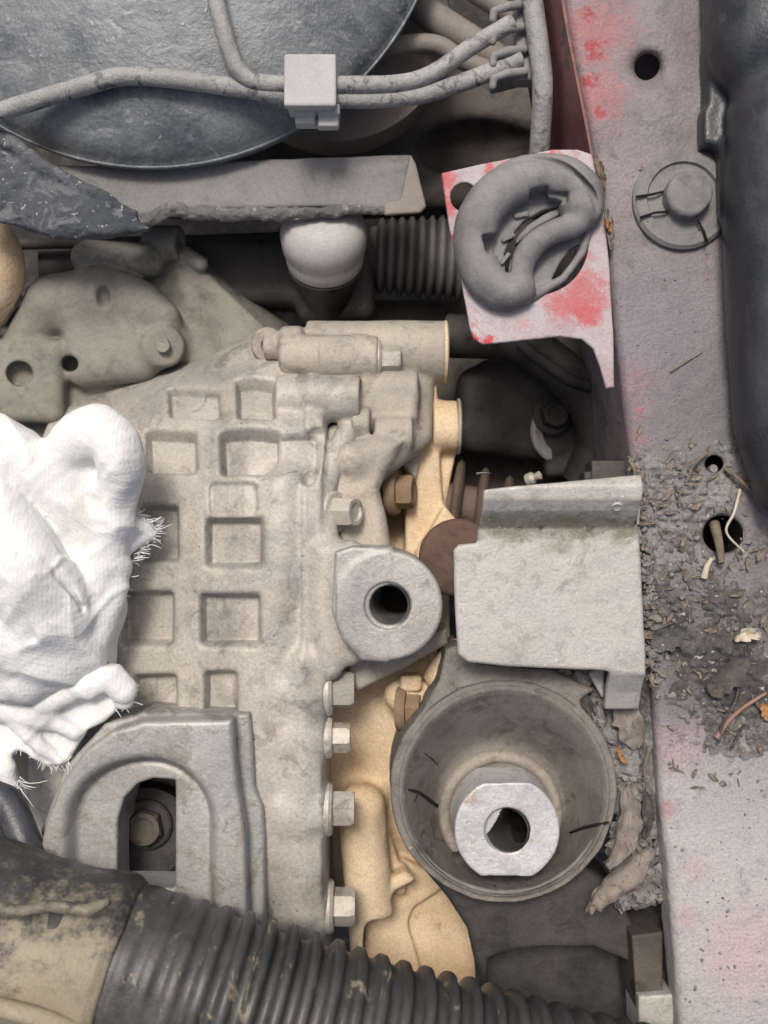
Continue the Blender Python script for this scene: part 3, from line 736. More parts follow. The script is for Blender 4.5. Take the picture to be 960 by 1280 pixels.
# steel sleeve: round with two flats, tilted bore
F = Field((70, -500, -170), (250, -310, 0), 1.6)
F.add(cyl(sl-[0, 0, 150], sl, 67, 3))
F.cut(box([sl[0], sl[1]+110, sl[2]], (90, 50, 140), 0)); F.cut(box([sl[0]+8, sl[1]-110, sl[2]], (90, 52, 140), 0))
F.cut(cyl(sl-[-57, 32, 170], sl+[0, 0, 0], 27, 0)); F.cut(cyl(sl-[0, 0, 6], sl+[0, 0, 4], 27, 0, 31), 1)
F.warp(lambda x, y, z: .9*fbm(x/18, y/18, z/18, 41, 3))
slv = field_obj('steel_sleeve', F, M['steel'], bush)
lathe('bore_shade_disc', [(30, -6), (30, 0), (2, 1)], sl-np.array([-47, 26, 140.0]), M['crack'], slv, (0, 0, 1), 24)  # added disc, near-black in place of the shade deep inside the sleeve
b0, b1 = sl-np.array([-50, 28, 150.0]), sl+np.array([0, 0, -1.5])
path = [b1+(b0-b1)*t for t in np.linspace(0, 1, 24)]
V, Fc = tube_geo(path, 26.3, 40, 1, False); build('bore', V, [f[::-1] for f in Fc], M['bore'], slv, True)
V, Fc = lathe_geo([(84, -14), (84, 2), (81, 8), (76, 10), (71, 8), (66, 0), (62, -14)], [sl[0], sl[1], bz-68], (0, 0, 1), 56); build('collar', V, Fc[:-2], M['collar'], bush, True, 50)

# ================================================================== folded steel bracket
bk = thing('steel_bracket', 'pale grey folded steel bracket plate above the bushing', 'bracket', P(690, 740, -60))
F = Field((60, -260, -90), (320, 60, 90), 2.0)
zp = 30
yc = P(0, 659, zp)[1]
F.add(prism(IM([(567,688),(574,681),(596,679),(600,661),(798,655),(802,700),(806,790),(811,845),(762,840),(745,838),(640,834),(585,828),(573,818),(569,760)], zp), zp-11, zp, 4))
x0, x1 = P(600, 0, zp)[0], P(792, 0, zp)[0]
F.add(profx([(yc-6, zp-6), (yc+2, zp-3), (yc+10, zp+6), (yc+24, zp+26), (yc+36, zp+36), (yc+48, zp+38), (yc+58, zp+30), (yc+62, zp+10), (yc+63, zp-60)], 5.5, x0, x1), 5)
F.cut(prism([tuple(P(590, 590, 60)[:2]), tuple(P(800, 585, 60)[:2]), tuple(P(800, 594, 60)[:2]), tuple(P(590, 613, 60)[:2])], -100, 100, 0), 3)
F.add(profx([(P(0, 842, zp)[1], zp-8), (P(0, 850, zp)[1], zp-14), (P(0, 866, zp)[1], zp-26), (P(0, 888, zp)[1], zp-36)], 6, P(763, 0, zp)[0], P(810, 0, zp)[0]), 5)
F.warp(lambda x, y, z: 1.5*fbm(x/60, y/60, z/60, 51, 3))
field_obj('folded_plate', F, M['plate'], bk)
lathe('weld_spot', [(6.5, -3), (7, 0), (5.5, 2), (4.5, 1.2), (1, 1.0)], P(770, 633, 60)+[0, 0, 4], M['plate'], bk, (0, -.7, .7), 18)
F = Field((220, -260, -80), (280, -195, 0), 1.8)
F.add(box(P(752, 852, -30), (10, 18, 5), 2, rz=.5)); field_obj('inner_gusset', F, M['plate'], bk)

# ================================================================== chassis rail
rail = thing('chassis_rail', 'dusty pink grey chassis rail with round holes along the right side', 'rail', P(880, 640, -230))
edge = [(698,-60),(712,30),(736,150),(758,290),(773,440),(790,570),(806,700),(816,850),(826,1000),(838,1130),(852,1300),(855,1340)]
F = Field((190, -760, -230), (700, 780, 24), 3.0)
F.add(prism(IM(edge+[(1080,1340),(1080,-60)], 0), -225, 0, 12))
F.add(cap(P(800, -60, -24), P(820, 160, -32), 30), 34)            # gentle pressed crown at the upper end
for px, py, r in ((809,84,16),(903,668,24),(892,580,11)):
    F.cut(cyl(P(px, py, -60), P(px, py, 40), r, 0), 5)
F.cut(ell(P(809, 84, 12), (30, 24, 18)), 10); F.cut(ell(P(905, 672, 8), (42, 36, 14)), 10)
F.cut(box(P(860, 540, -120), (60, 900, 70), 10, rz=-.09))
F.warp(lambda x, y, z: 2.6*fbm(x/90, y/90, z/90, 61, 4))
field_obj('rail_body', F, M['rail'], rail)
# red inner side of the rail
pts = [P(a, b, 0) for a, b in edge]
V = []; Fc = []
for p, (ex, ey) in zip(pts, edge):
    w_ = float(np.interp(ey, [150, 420], [0, 1])); q_ = [np.array([d_, 0, z_]) for d_, z_ in ((-3+8*w_, -10), (-6+22*w_, -60), (-12+60*w_, -140), (-14+90*w_, -235), (30+90*w_, -235), (34, -20))]
    V += [p+k_ for k_ in q_]
for i in range(len(pts)-1):
    for j in range(6):
        k = (j+1) % 6; Fc.append([i*6+j, i*6+k, (i+1)*6+k, (i+1)*6+j])
Fc += [list(range(6)), [(len(pts)-1)*6+j for j in range(6)][::-1]]
build('inner_side', V, [f[::-1] for f in Fc], M['railside'], rail, True, 60)

# ================================================================== red tab and its rubber grommet
tz = 10
F = Field((55, 110, -40), (300, 475, 30), 1.6)
F.add(prism(IM([(552,216),(600,205),(690,187),(722,186),(740,192),(750,225),(757,270),(763,340),(767,420),(768,484),(758,486),(750,458),(742,436),(728,424),(700,421),(604,431),(592,424),(587,410),(580,370),(572,320),(562,290)], tz), tz-6, tz, 2.5))
F.cut(cyl(P(580, 246, -20), P(580, 246, 30), 17, 0), 1.5)
F.cut(cyl(P(674, 306, -20), P(674, 306, 30), 60, 0), 1.5)
F.warp(lambda x, y, z: 1.0*fbm(x/70, y/70, z/70, 71, 3))
tab = tag(field_obj('paint_tab', F, M['tab']), 'dusty red painted metal tab holding the rubber grommet beside the rail', 'bracket')
F = Field((65, 190, -60), (290, 475, 70), 1.6)
gz = 20
loop = [(727,258),(724,240),(706,226),(680,222),(650,226),(620,244),(599,272),(593,305),(599,335),(613,356),(632,366),(648,362)]
F.add(chain([(*P(a, b, gz), 28-7*(i/43)**3) for i, (a, b, _) in enumerate(spline([(a, b, 0) for a, b in loop], 4)[:45])]), 6)
F.cut(torus_(P(658, 292, gz+22), 92, 5), 4)
fold = [(634,368,16,20),(648,352,20,17),(654,328,24,15),(668,306,26,15),(690,291,27,15),(716,280,26,16),(730,264,21,20)]
F.add(chain([tuple([*P(a, b, z_), r]) for a, b, z_, r in spline(fold, 5)]), 4)
F.add(prism(IM([(700,225),(655,225),(615,260),(600,310),(620,350),(640,350),(640,310),(670,285),(712,262),(720,240)], 8), -8, 9, 3), 3)
F.add(prism(IM([(745,272),(738,300),(722,332),(700,355),(672,372),(648,376),(650,320),(690,285)], 8), -6, 9, 3), 5)
F.cut(prism(IM([(726,305),(716,330),(698,350),(690,350),(700,330),(712,312)], 8), -40, 20, 1), 4)
F.cut([box(P(676, 252, 34), (12, 16, 23), 3, rz=.2), box(P(620, 304, 34), (16, 12, 23), 3, rz=.3), box(P(690, 244, 40), (20, 6, 10), 2, rz=-.1)], 3)     # cup floor
F.cut(prism(IM([(700,258),(680,268),(660,281),(647,296),(639,316),(635,346),(632,344),(631,318),(639,296),(654,277),(678,263)], 8), -40, 30, 1), 3)
for a, b, q in ((634,300,.5),(650,272,.2),(630,326,.9)): F.add(box(P(a, b, 2), (9, 3, 12), 1, rz=q), 1)
F.add(chain([(*P(738, 278, 10), 6), (*P(728, 316, 8), 5), (*P(704, 348, 8), 5), (*P(660, 374, 12), 6)]), 4)
F.warp(lambda x, y, z: 1.6*fbm(x/30, y/30, z/30, 81, 3))
tag(field_obj('rubber_grommet', F, M['grommet']), 'grey ring shaped rubber grommet with a folded lip, set in the red tab', 'grommet')

# ================================================================== round rubber plug on the rail
c = P(852, 251, 2)
plug = thing('rubber_plug', 'round grey rubber plug with a central knob on the rail', 'plug', c)
lathe('disc', [(60, -10), (62, 0), (62, 5), (58, 9), (46, 10), (44, 6), (34, 6), (20, 12), (2, 12)], c, M['plug'], plug, (0, 0, 1), 56)
F = Field((270, 320, -4), (440, 480, 50), 1.6)
k = P(860, 244, 20)
F.add(cyl(k-[0, 0, 20], k+[0, 0, 10], 29, 7)); F.cut(box(k+[32, -26, 0], (14, 30, 40), 2, rz=-.7), 4)
F.warp(lambda x, y, z: 1.5*fbm(x/14, y/14, z/14, 88, 3)); field_obj('knob', F, M['plug'], plug)
for pts in ([(795,246),(815,243),(835,238)], [(800,272),(818,266),(838,264)], [(872,275),(880,290),(884,303)]):
    V, Fc = tube_geo([P(a, b, 15) for a, b in pts], 1.6, 6); build('slit', V, Fc, M['crack'], plug)
c2 = c

# ================================================================== black duct at the right edge
F = Field((390, 0, -10), (680, 700, 160), 3.2)
F.add(chain([(*P(962, -60, 40), 82), (*P(965, 60, 40), 78)]), 10)
F.add(chain([(*P(985, 150, 50), 72), (*P(992, 260, 50), 82), (*P(996, 420, 50), 80), (*P(1000, 520, 45), 76), (*P(1018, 600, 40), 72), (*P(1050, 680, 40), 70)]), 14)
F.add(prism(IM([(884,55),(960,55),(960,230),(900,182),(872,178),(863,158),(885,128)], 30), 0, 30, 6), 8)
F.add(prism(IM([(900,175),(930,175),(930,300),(902,270)], 30), 5, 34, 5), 10)
F.warp(lambda x, y, z: 3.0*fbm(x/45, y/90, z/45, 91, 3))
tag(field_obj('plastic_duct', F, M['blackplastic']), 'black dusty plastic duct along the right edge of the rail', 'duct')

# ================================================================== round dark canister (upper left) and the shell behind it
c = P(188, -160, -92)
def dome(r, hgt, rim, n=10):
    pr = [(r*.90, -rim-70), (r*.97, -rim-40), (r*.995, -rim-14), (r, -rim), (r, -2), (r*.992, 0)]
    for i in range(1, n+1):
        t = i/n; pr.append((r*.985*(1-t**1.6)+1, hgt*(1-(1-t)**2.6)))
    return pr
r0 = 369*(D+92)/D
can = thing('round_canister', 'big round mud flecked blue grey canister at the top left corner', 'canister', c-[0, 0, 90])
lathe('shell', dome(r0, 70, 8, 24), c, M['booster'], can, (0, 0, 1), 160, 30)
tube('rim', [c+[r0*math.cos(a)*.998, r0*math.sin(a)*.998, -3] for a in np.linspace(math.pi*1.02, math.pi*2.1, 120)], 2.4, M['booster'], can, 10)
V, Fc = lathe_geo([(60, -150), (140, -110), (172, -60), (178, -30), (170, -6), (120, 12), (2, 18)], P(418, 30, -215), (0, 0, 1), 80)
tag(build('rear_shell', V, Fc, M['boosterback'], None, True, 40), 'smooth brown dusted round shell showing behind the canister', 'shell')

# ================================================================== coated pipes and their clips
PI_ = [('long_pipe', 'long pale coated pipe crossing the canister from the left edge', [(-40,152,-30),(40,127,-30),(110,106,-30),(150,96,-28),(200,97,-28),(270,106,-30),(360,119,-34),(430,124,-40),(500,122,-50),(545,114,-55),(600,95,-62),(650,74,-70)], 11.5),
       ('short_pipe', 'thin bent pipe coming down from the top edge to the pale clip', [(262,-40,0),(275,20,-4),(290,70,-14),(305,95,-20),(330,104,-24),(380,106,-26),(440,106,-30),(500,104,-40),(540,92,-46),(590,58,-55),(640,28,-60)], 11.0)]
for nm, lb, pts, r in PI_:
    tag(tube(nm, spline([P(*p) for p in pts], 10), r, M['pipe'], None, 16), lb, 'pipe')
tag(tube('vertical_pipe', spline([P(*p) for p in [(660,-40,-60),(668,20,-60),(676,80,-62),(678,120,-70),(674,190,-110),(668,240,-150)]], 8), 14, M['pipe'], None, 16), 'vertical grey pipe hanging between the clips and the red rail', 'pipe')
for nm, lb, pts, r in (('hidden_pipe', 'wide dusty pipe running behind the clips at the top edge', [(500,-20,-170),(540,20,-170),(600,60,-175),(640,90,-180)], 22), ('hidden_pipe', 'narrow dusty pipe just below the wide one near the top edge', [(470,60,-150),(540,55,-150),(580,76,-155),(630,95,-160)], 13),
                       ('hidden_pipe', 'dark pipe at the top edge nearest the clip holder', [(560,-30,-150),(600,-5,-155),(640,20,-160)], 14)):
    tag(tube(nm, spline([P(*p) for p in pts], 8), r, M['boosterback'], None, 16), lb, 'pipe', 'dusty pipes behind the clip holder')
clip = thing('pipe_clip', 'pale square plastic clip holding the two crossing pipes', 'clip', P(390, 110, -50))
F = Field((-130, 400, -70), (-40, 590, 20), 1.5)
F.add(box(P(388, 102, -12), (33, 33, 6), 3)); F.add(box(P(390, 118, -32), (30, 24, 16), 3), 3); field_obj('cover', F, M['clip'], clip)
F = Field((-130, 400, -90), (-40, 590, 0), 1.4)
F.add(box(P(397, 140, -36), (29, 7, 10), 2)); F.add(box(P(382, 150, -44), (13, 8, 10), 2)); F.add(box(P(410, 150, -40), (14, 11, 8), 2)); F.cut(box(P(396, 148, -30), (1.5, 12, 16), 0)); F.add(box(P(398, 154, -52), (28, 5, 8), 2))
field_obj('latch', F, M['clip'], clip)
hold = thing('clip_holder', 'grey plastic clip holder with hooked fingers gripping the pipe ends', 'clip', P(645, 60, -120))
F = Field((120, 450, -150), (250, 720, -20), 1.8)
F.add(box(P(655, 40, -90), (14, 70, 14), 4))
for yy in (6, 34, 62, 90):
    F.add(chain([(*P(655, yy, -70), 6), (*P(635, yy+2, -56), 6), (*P(617, yy+8, -52), 5), (*P(616, yy+18, -54), 5)]), 3)
F.add(box(P(632, 100, -100), (20, 6, 24), 3, rz=.25)); field_obj('holder_body', F, M['clipdark'], hold)
F = Field((140, 520, -180), (220, 590, -60), 1.8); F.add(box(P(650, 84, -90), (22, 8, 12), 3, rz=.4)); F.add(box(P(650, 50, -84), (20, 7, 10), 3, rz=.3)); field_obj('finger', F, M['clipdark'], hold)

# ================================================================== sealing strip and gritty felt flap
strip = thing('sealing_strip', 'flat grey sealing strip with a torn lower edge under the canister', 'seal', P(300, 235, -140))
zs = -118
F = Field((-500, 350, -165), (70, 530, -90), 2.0)
F.add(prism(IM([(60,205),(180,207),(330,198),(515,192),(500,262),(400,258),(230,262),(160,272),(100,250)], zs), zs-14, zs, 5))
F.warp(lambda x, y, z: 2.0*fbm(x/50, y/50, z/50, 101, 3)); field_obj('band', F, M['seal'], strip)
F = Field((-420, 330, -160), (60, 440, -70), 1.8)
F.add(chain([(*P(150, 284, zs), 9), (*P(195, 272, zs+2), 11), (*P(215, 260, zs+3), 9), (*P(235, 266, zs), 9), (*P(300, 268, zs), 9), (*P(380, 267, zs), 8), (*P(440, 263, zs-2), 7), (*P(490, 262, zs-4), 5)]), 3)
F.warp(lambda x, y, z: 5.5*fbm(x/11, y/11, z/11, 103, 4)); field_obj('torn_edge', F, M['sealrough'], strip)
F = Field((0, 350, -160), (90, 500, -80), 1.8)
F.add(prism(IM([(513,192),(520,205),(533,258),(526,266),(440,272),(450,262),(500,250)], -118), -124, -116, 2.5)); field_obj('end_flap', F, M['boosterback'], strip)
F = Field((-640, 320, -130), (-280, 560, 10), 2.2)
F.add(prism(IM([(-40,150),(0,160),(30,190),(60,215),(110,240),(165,268),(185,285),(140,292),(70,296),(20,280),(-40,270)], -50), -75, -52, 10))
F.add(chain([(*P(-30, 158, -52), 9), (*P(20, 182, -52), 9), (*P(55, 210, -54), 10), (*P(110, 238, -58), 8), (*P(165, 268, -62), 7)]), 5)
F.warp(lambda x, y, z: 5*fbm(x/14, y/14, z/14, 107, 4)); tag(field_obj('felt_flap', F, M['felt']), 'dark gritty felt flap curving in from the left edge', 'flap')

# ================================================================== ball joint with white cap, steering bellows, rack tube
bj = thing('ball_joint', 'dusty joint with a rounded white cap hanging under the sealing strip', 'joint', P(405, 400, -330))
cj = P(405, 300, -180)
lathe('cap', [(50, -46), (56, -38), (58, -20), (56, -14), (61, -8), (62, 12), (58, 28), (48, 40), (30, 48), (2, 50)], cj, M['whitecap'], bj, (0, .55, .83), 56, 60)
lathe('stem', [(30, -150), (36, -110), (46, -70), (54, -50), (56, -44), (40, -40)], cj, M['deepgrey'], bj, (0, .55, .83), 48, 60)
rk = thing('steering_rack', 'dark dusty rack tube with a ribbed rubber bellows beside the white cap', 'steering rack', P(420, 345, -420))
def tubo(name, a, b, r, m_, par, n=28): return tube(name, [np.array(a)+(np.array(b)-np.array(a))*t for t in np.linspace(0, 1, 6)], r, m_, par, n)
y0, z0 = P(0, 335, -290)[1], -310
prof = [(44, 0), (46, 10)]
x_ = 10
for i in range(9):
    rr = 58+1.2*i; prof += [(rr-13, x_), (rr-4, x_+3), (rr, x_+6), (rr, x_+9), (rr-4, x_+12)]; x_ += 15.5
prof += [(50, x_+2), (40, x_+6)]
lathe('bellows', prof, (P(462, 0, -290)[0], y0+24, z0), M['boot'], rk, (1, -.04, 0), 56, 80)
tubo('rack_tube', (P(60, 0, z0)[0], y0, z0), (P(470, 0, z0)[0], y0+20, z0), 46, M['deepgrey'], rk)
tubo('rod', (P(-40, 0, z0)[0], y0+20, z0+70), (P(250, 0, z0)[0], y0+32, z0+60), 8, M['deepbrown'], rk)
F = Field((-330, 260, -420), (60, 460, -230), 3.0)
F.add(box((P(300, 0, -300)[0], y0-8, -310), (110, 50, 46), 18)); F.add(box((P(420, 0, -300)[0], y0-25, -310), (60, 60, 50), 20), 16)
field_obj('rack_housing', F, M['deepgrey'], rk)
tag(tube('tan_hose', spline([P(*p) for p in [(-60,250,-150),(-12,300,-150),(0,345,-170),(-30,400,-200)]], 8), 34, M['tan'], None, 20), 'tan dusty hose end peeking in at the left edge', 'hose')

# ================================================================== dark members deep behind the gearbox
sub = thing('subframe', 'dark brown subframe member deep behind the gearbox', 'subframe', P(640, 520, -520))
F = Field((-560, -100, -520), (460, 760, -330), 5.0)
F.add(box(P(600, 470, -440), (260, 120, 60), 20)); F.add(box(P(470, 150, -430), (420, 160, 50), 30), 20); F.add(box(P(640, 640, -450), (160, 120, 50), 20), 20)
F.cut(ell(P(600, 185, -380), (110, 50, 60)), 14)
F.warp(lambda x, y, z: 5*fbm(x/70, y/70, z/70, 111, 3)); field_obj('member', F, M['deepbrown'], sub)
F = Field((80, 0, -400), (360, 330, -150), 3.0)
F.add(box(P(630, 520, -330), (80, 66, 46), 24, rz=-.1)); F.add(box(P(705, 560, -320), (40, 46, 40), 10, rz=.1), 10)
F.add(cap(P(612, 470, -310), P(690, 480, -310), 26), 14)
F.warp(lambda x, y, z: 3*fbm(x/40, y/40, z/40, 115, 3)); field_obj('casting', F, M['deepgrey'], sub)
bolt('bolt', sub, P(690, 520, -268), (.15, .1, 1), 22, 16, M['deepgrey'], 30, 5, rot=.2)
V, Fc = lathe_geo([(46, -6), (47, 0), (44, 4), (30, 4), (28, 0), (28, -8)], P(695, 540, -290), (.5, 0, .85), 40); build('pale_ring', V, Fc, M['whitecap'], sub, True, 40)
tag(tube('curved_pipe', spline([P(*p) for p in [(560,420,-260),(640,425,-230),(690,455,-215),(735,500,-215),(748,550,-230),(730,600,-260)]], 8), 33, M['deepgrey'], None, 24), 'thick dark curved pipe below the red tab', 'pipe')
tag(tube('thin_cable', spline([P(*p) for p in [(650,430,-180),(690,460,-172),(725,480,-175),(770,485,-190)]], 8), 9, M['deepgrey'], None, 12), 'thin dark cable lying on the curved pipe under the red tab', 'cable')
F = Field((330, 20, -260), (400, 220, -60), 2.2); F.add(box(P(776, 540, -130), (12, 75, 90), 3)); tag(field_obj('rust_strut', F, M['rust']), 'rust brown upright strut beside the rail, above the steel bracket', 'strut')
F = Field((220, 30, -140), (340, 120, -20), 1.8); F.add(box(P(768, 590, -60), (34, 14, 20), 2)); F.add(box(P(740, 597, -62), (14, 7, 18), 2)); tag(field_obj('dark_block', F, M['deepgrey']), 'small dark stepped block against the upper edge of the steel bracket', 'block')
# finned rubber boot of the drive shaft
fin = thing('shaft_boot', 'brown finned rubber shaft boot between the bell housing and the steel bracket', 'boot', P(610, 620, -330))
a0 = P(556, 628, -220); tubo('core', a0, a0+[130, -20, 0], 30, M['spring'], fin)
for i in range(4):
    lathe('fin', [(30, -9), (60-6*i, -5), (64-6*i, 0), (60-6*i, 5), (30, 9)], a0+np.array([18+36*i, -6*i, 0]), M['spring'], fin, (1, -.12, .1), 44, 70)
lathe('grease_nipple', [(9, 0), (9, 8), (5, 12), (6, 20), (2, 22)], P(660, 600, -130), M['boltpale'], fin, (.7, .3, .6), 18)
F = Field((30, -110, -120), (180, 10, 0), 2.0)
F.add(cyl(P(572, 697, -100), P(572, 697, -22), 50, 8)); F.cut(cyl(P(590, 704, -60), P(590, 704, 20), 20, 0), 4)
F.warp(lambda x, y, z: 1.4*fbm(x/20, y/20, z/20, 121, 3)); tag(field_obj('rusty_bush', F, M['rust']), 'rusty brown ring bush tucked under the left corner of the steel bracket', 'bush')

# ================================================================== white rag
rag = thing('white_rag', 'crumpled white cotton rag with frayed edges lying on the gearbox', 'rag', P(60, 740, -60))
F = Field((-640, -330, -90), (-220, 150, 120), 2.0)
def ridge(x, y, z):
    u = (x*.8+y*.6)/46+1.1*fbm(x/95, y/95, z/95, 211, 2); v = (y*.8-x*.6)/120
    a = np.abs(vn(u, v, z/140, 213)); u2 = (x*.5-y*.85)/30+.9*fbm(x/60, y/60, z/60, 217, 2); v2 = (y*.5+x*.85)/85
    b = np.abs(vn(u2, v2, z/90, 219))
    return 14*np.minimum(a, .55)-4+5*np.minimum(b, .45)
def ch(pts, k=5): F.add(chain([(*P(a, b, z_), r) for a, b, z_, r in spline(pts, 4)]), k*2.2)
F.add(ell(P(20, 730, -50), (150, 175, 70))); F.add(ell(P(40, 790, 10), (92, 74, 60)), 8); F.add(ell(P(112, 605, -6), (44, 70, 46)), 8)
ch([(84,610,10,30),(88,565,22,34),(120,545,34,36),(146,555,40,34),(150,590,36,30),(140,632,24,24),(134,668,14,24),(140,700,4,26)], 8)
ch([(150,560,34,22),(162,590,28,20),(160,625,18,18),(148,655,10,18)], 6)
ch([(-40,560,20,48),(20,575,22,44),(70,612,18,34),(100,660,12,28),(118,710,8,30),(118,760,4,30)], 7)
ch([(-40,590,40,40),(0,640,48,36),(40,690,46,34),(78,730,40,28),(92,770,30,28)], 5)
ch([(-40,680,60,50),(20,720,58,50),(50,770,44,46)], 8)
ch([(100,720,14,18),(112,738,18,20),(98,752,18,15)], 4)
ch([(-40,830,20,44),(30,845,12,36),(80,828,8,32),(118,796,4,26),(138,750,0,22),(150,710,-2,18)], 5)
ch([(-40,770,44,40),(10,795,40,42),(50,812,28,30)], 5)
ch([(146,668,-4,18),(166,658,-10,14),(182,658,-18,9)], 4); ch([(150,690,-10,16),(170,676,-16,12),(184,668,-22,8)], 3)
for a in ([(60,700,84,5),(85,735,66,6),(96,760,52,6)], [(-10,700,120,6),(10,760,112,7),(40,800,84,6)], [(112,540,86,4),(108,575,70,6),(96,610,56,6)], [(140,570,84,4),(118,600,66,7),(112,628,50,7)], [(30,600,78,6),(60,640,60,6),(86,690,50,6)]):
    F.cut(chain([(*P(x, y, z_), r) for x, y, z_, r in a]), 8)
F.warp(lambda x, y, z: 5*fbm(x/60, y/55, z/60, 131, 2)+ridge(x, y, z))
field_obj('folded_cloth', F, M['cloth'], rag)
# lower corner of the cloth hanging over the casing
F = Field((-620, -430, -120), (-240, -190, 60), 2.0)
def ch2(pts, k=5): F.add(chain([(*P(a, b, z_), r) for a, b, z_, r in pts]), k)
F.add(prism(IM([(-40,860),(40,868),(90,850),(130,838),(158,850),(160,874),(140,895),(110,915),(84,955),(60,958),(20,940),(-40,985)], -4), -22, -4, 7))
ch2([(60,880,6,16),(100,858,6,18),(140,846,4,20),(154,862,2,18),(154,876,-2,12)], 8); ch2([(-40,880,4,20),(20,890,2,18),(60,900,0,14),(95,915,-4,12)], 10); ch2([(-40,940,-8,18),(5,960,-8,14),(15,985,-10,8)], 8)
ch2([(20,905,2,10),(50,930,0,9),(74,950,-4,7)], 8)
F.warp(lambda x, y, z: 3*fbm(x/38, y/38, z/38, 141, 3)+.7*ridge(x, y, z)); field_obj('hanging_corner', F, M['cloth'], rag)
def fringe(name, roots, L0, L1, dirv, spread, seed):
    rg = np.random.default_rng(seed); Vs, Fs, o = [], [], 0
    for p in roots:
        d = np.array(dirv, float)+rg.normal(0, spread, 3)*[1, 1, .5]; d /= np.linalg.norm(d); L_ = rg.uniform(L0, L1)
        b = rg.normal(0, .6, 3); pts = [p+d*L_*t+b*L_*t*t*.6 for t in np.linspace(0, 1, 5)]
        V, Fc = tube_geo(pts, [.65, .62, .6, .55, .4], 4); Vs.append(V); Fs += [[i+o for i in f] for f in Fc]; o += len(V)
    f_ = build(name, np.concatenate(Vs), Fs, M['thread'], rag); f_['kind'] = 'stuff'; return f_
def along(pts, n, seed, jit=3):
    rg = np.random.default_rng(seed); s_ = spline([P(*p) for p in pts], 20)
    return [s_[rg.integers(0, len(s_))]+rg.normal(0, jit, 3) for _ in range(n)]
fringe('fringe', along([(160,640,-2),(178,648,-8),(194,655,-14),(192,668,-18),(178,684,-18),(166,700,-16)], 110, 1, 2.5), 4, 13, (1, .05, -.5), .35, 2)
fringe('fringe', along([(152,690,-4),(158,720,-10),(150,750,-12),(142,785,-16)], 40, 3), 3, 8, (.7, -.8, -.5), .4, 4)
fringe('fringe', along([(-5,955,-12),(12,965,-14),(25,975,-14)], 60, 5), 14, 34, (.3, -1, 0), .3, 6)
fringe('fringe', along([(30,930,-10),(60,950,-12),(84,948,-12)], 70, 7), 5, 14, (.2, -1, 0), .5, 8)
fringe('fringe', along([(158,850,0),(162,868,-4),(150,882,-8)], 60, 9), 4, 10, (1, -.2, 0), .5, 10)

# ================================================================== corrugated hose (foreground)
hose = thing('corrugated_hose', 'thick black corrugated hose smeared with clay across the bottom edge', 'hose', P(300, 1250, 10))
zc = 96
pth = spline([P(*p) for p in [(40,1176,zc),(150,1205,zc),(250,1236,zc),(380,1276,zc-4),(520,1316,zc-10),(700,1362,zc-18),(900,1410,zc-30)]], 70)
seg = np.linalg.norm(np.diff(pth, axis=0), axis=1); s_ = np.concatenate([[0], np.cumsum(seg)]); tot = s_[-1]
per = 28.0; ss = np.arange(0, tot, per/10); path = np.stack([np.interp(ss, s_, pth[:, i]) for i in range(3)], 1)
ph = (ss % per)/per; rib = np.clip(np.sin(ph*2*math.pi)*1.5, -1, 1)
rad = 91-6*ss/tot+(.8+4.6*np.clip((ss-130)/90, 0, 1))*rib*(1+.25*np.sin(ss/37.0))
V, Fc = tube_geo(path, rad, 72); build('corrugated_tube', V, Fc, M['hose'], hose, True, 80)
sp = spline([P(*p) for p in [(-70,1146,zc),(0,1166,zc),(60,1182,zc),(118,1197,zc),(150,1206,zc)]], 10); m_ = len(sp); t = np.linspace(0, 1, m_)
V, Fc = tube_geo(sp, 96+3*np.sin(t*9)-4*np.clip((t-.9)/.1, 0, 1), 56)
V = V+np.stack([fbm(V[:,0]/40, V[:,1]/40, V[:,2]/40, 9, 3)]*3, 1)*4; build('sleeve', V, Fc, M['sleeve'], hose, True, 80)
F = Field((-520, -560, 60), (-280, -330, 240), 2.4)
F.add(chain([(*P(-30, 1134, 183), 8), (*P(20, 1140, 185), 7), (*P(60, 1132, 184), 6), (*P(110, 1138, 183), 7), (*P(134, 1128, 174), 5)]))
F.warp(lambda x, y, z: 2*fbm(x/20, y/20, z/20, 151, 3)); field_obj('tape_fold', F, M['sleeve'], hose)
tag(tube('thin_hose', spline([P(*p) for p in [(-50,960,-20),(5,1000,0),(30,1050,20),(50,1100,30)]], 8), 20, M['blackplastic'], None, 18), 'dark rubber hose passing below the rag at the left edge', 'hose')
tag(tube('loose_wire', spline([P(*p) for p in [(-40,1250,190),(10,1262,196),(60,1276,196),(120,1300,190)]], 8), 10, M['wire'], None, 14), 'clay covered loose wire in the bottom left corner', 'wire')

# ================================================================== bottom right bracket post
post = thing('bracket_post', 'short grey steel post with a bright cut end at the bottom right', 'post', P(815, 1230, -120))
F = Field((240, -660, -130), (360, -400, 30), 1.8)
F.add(prism(IM([(790,1170),(830,1165),(843,1240),(846,1300),(798,1300)], -40), -120, -40, 3)); field_obj('post_body', F, M['deepbrown'], post)
F = Field((240, -680, -130), (370, -500, 30), 1.8); F.add(prism(IM([(798,1246),(846,1243),(850,1310),(800,1310)], -28), -100, -28, 3)); field_obj('bright_end', F, M['plate'], post)
F = Field((220, -560, -220), (360, -380, -60), 2.2); F.add(prism(IM([(755,1180),(812,1115),(822,1180),(820,1200)], -120), -180, -120, 3)); tag(field_obj('pale_gusset', F, M['plate']), 'pale steel gusset below the curled dry leaf, beside the post', 'gusset')

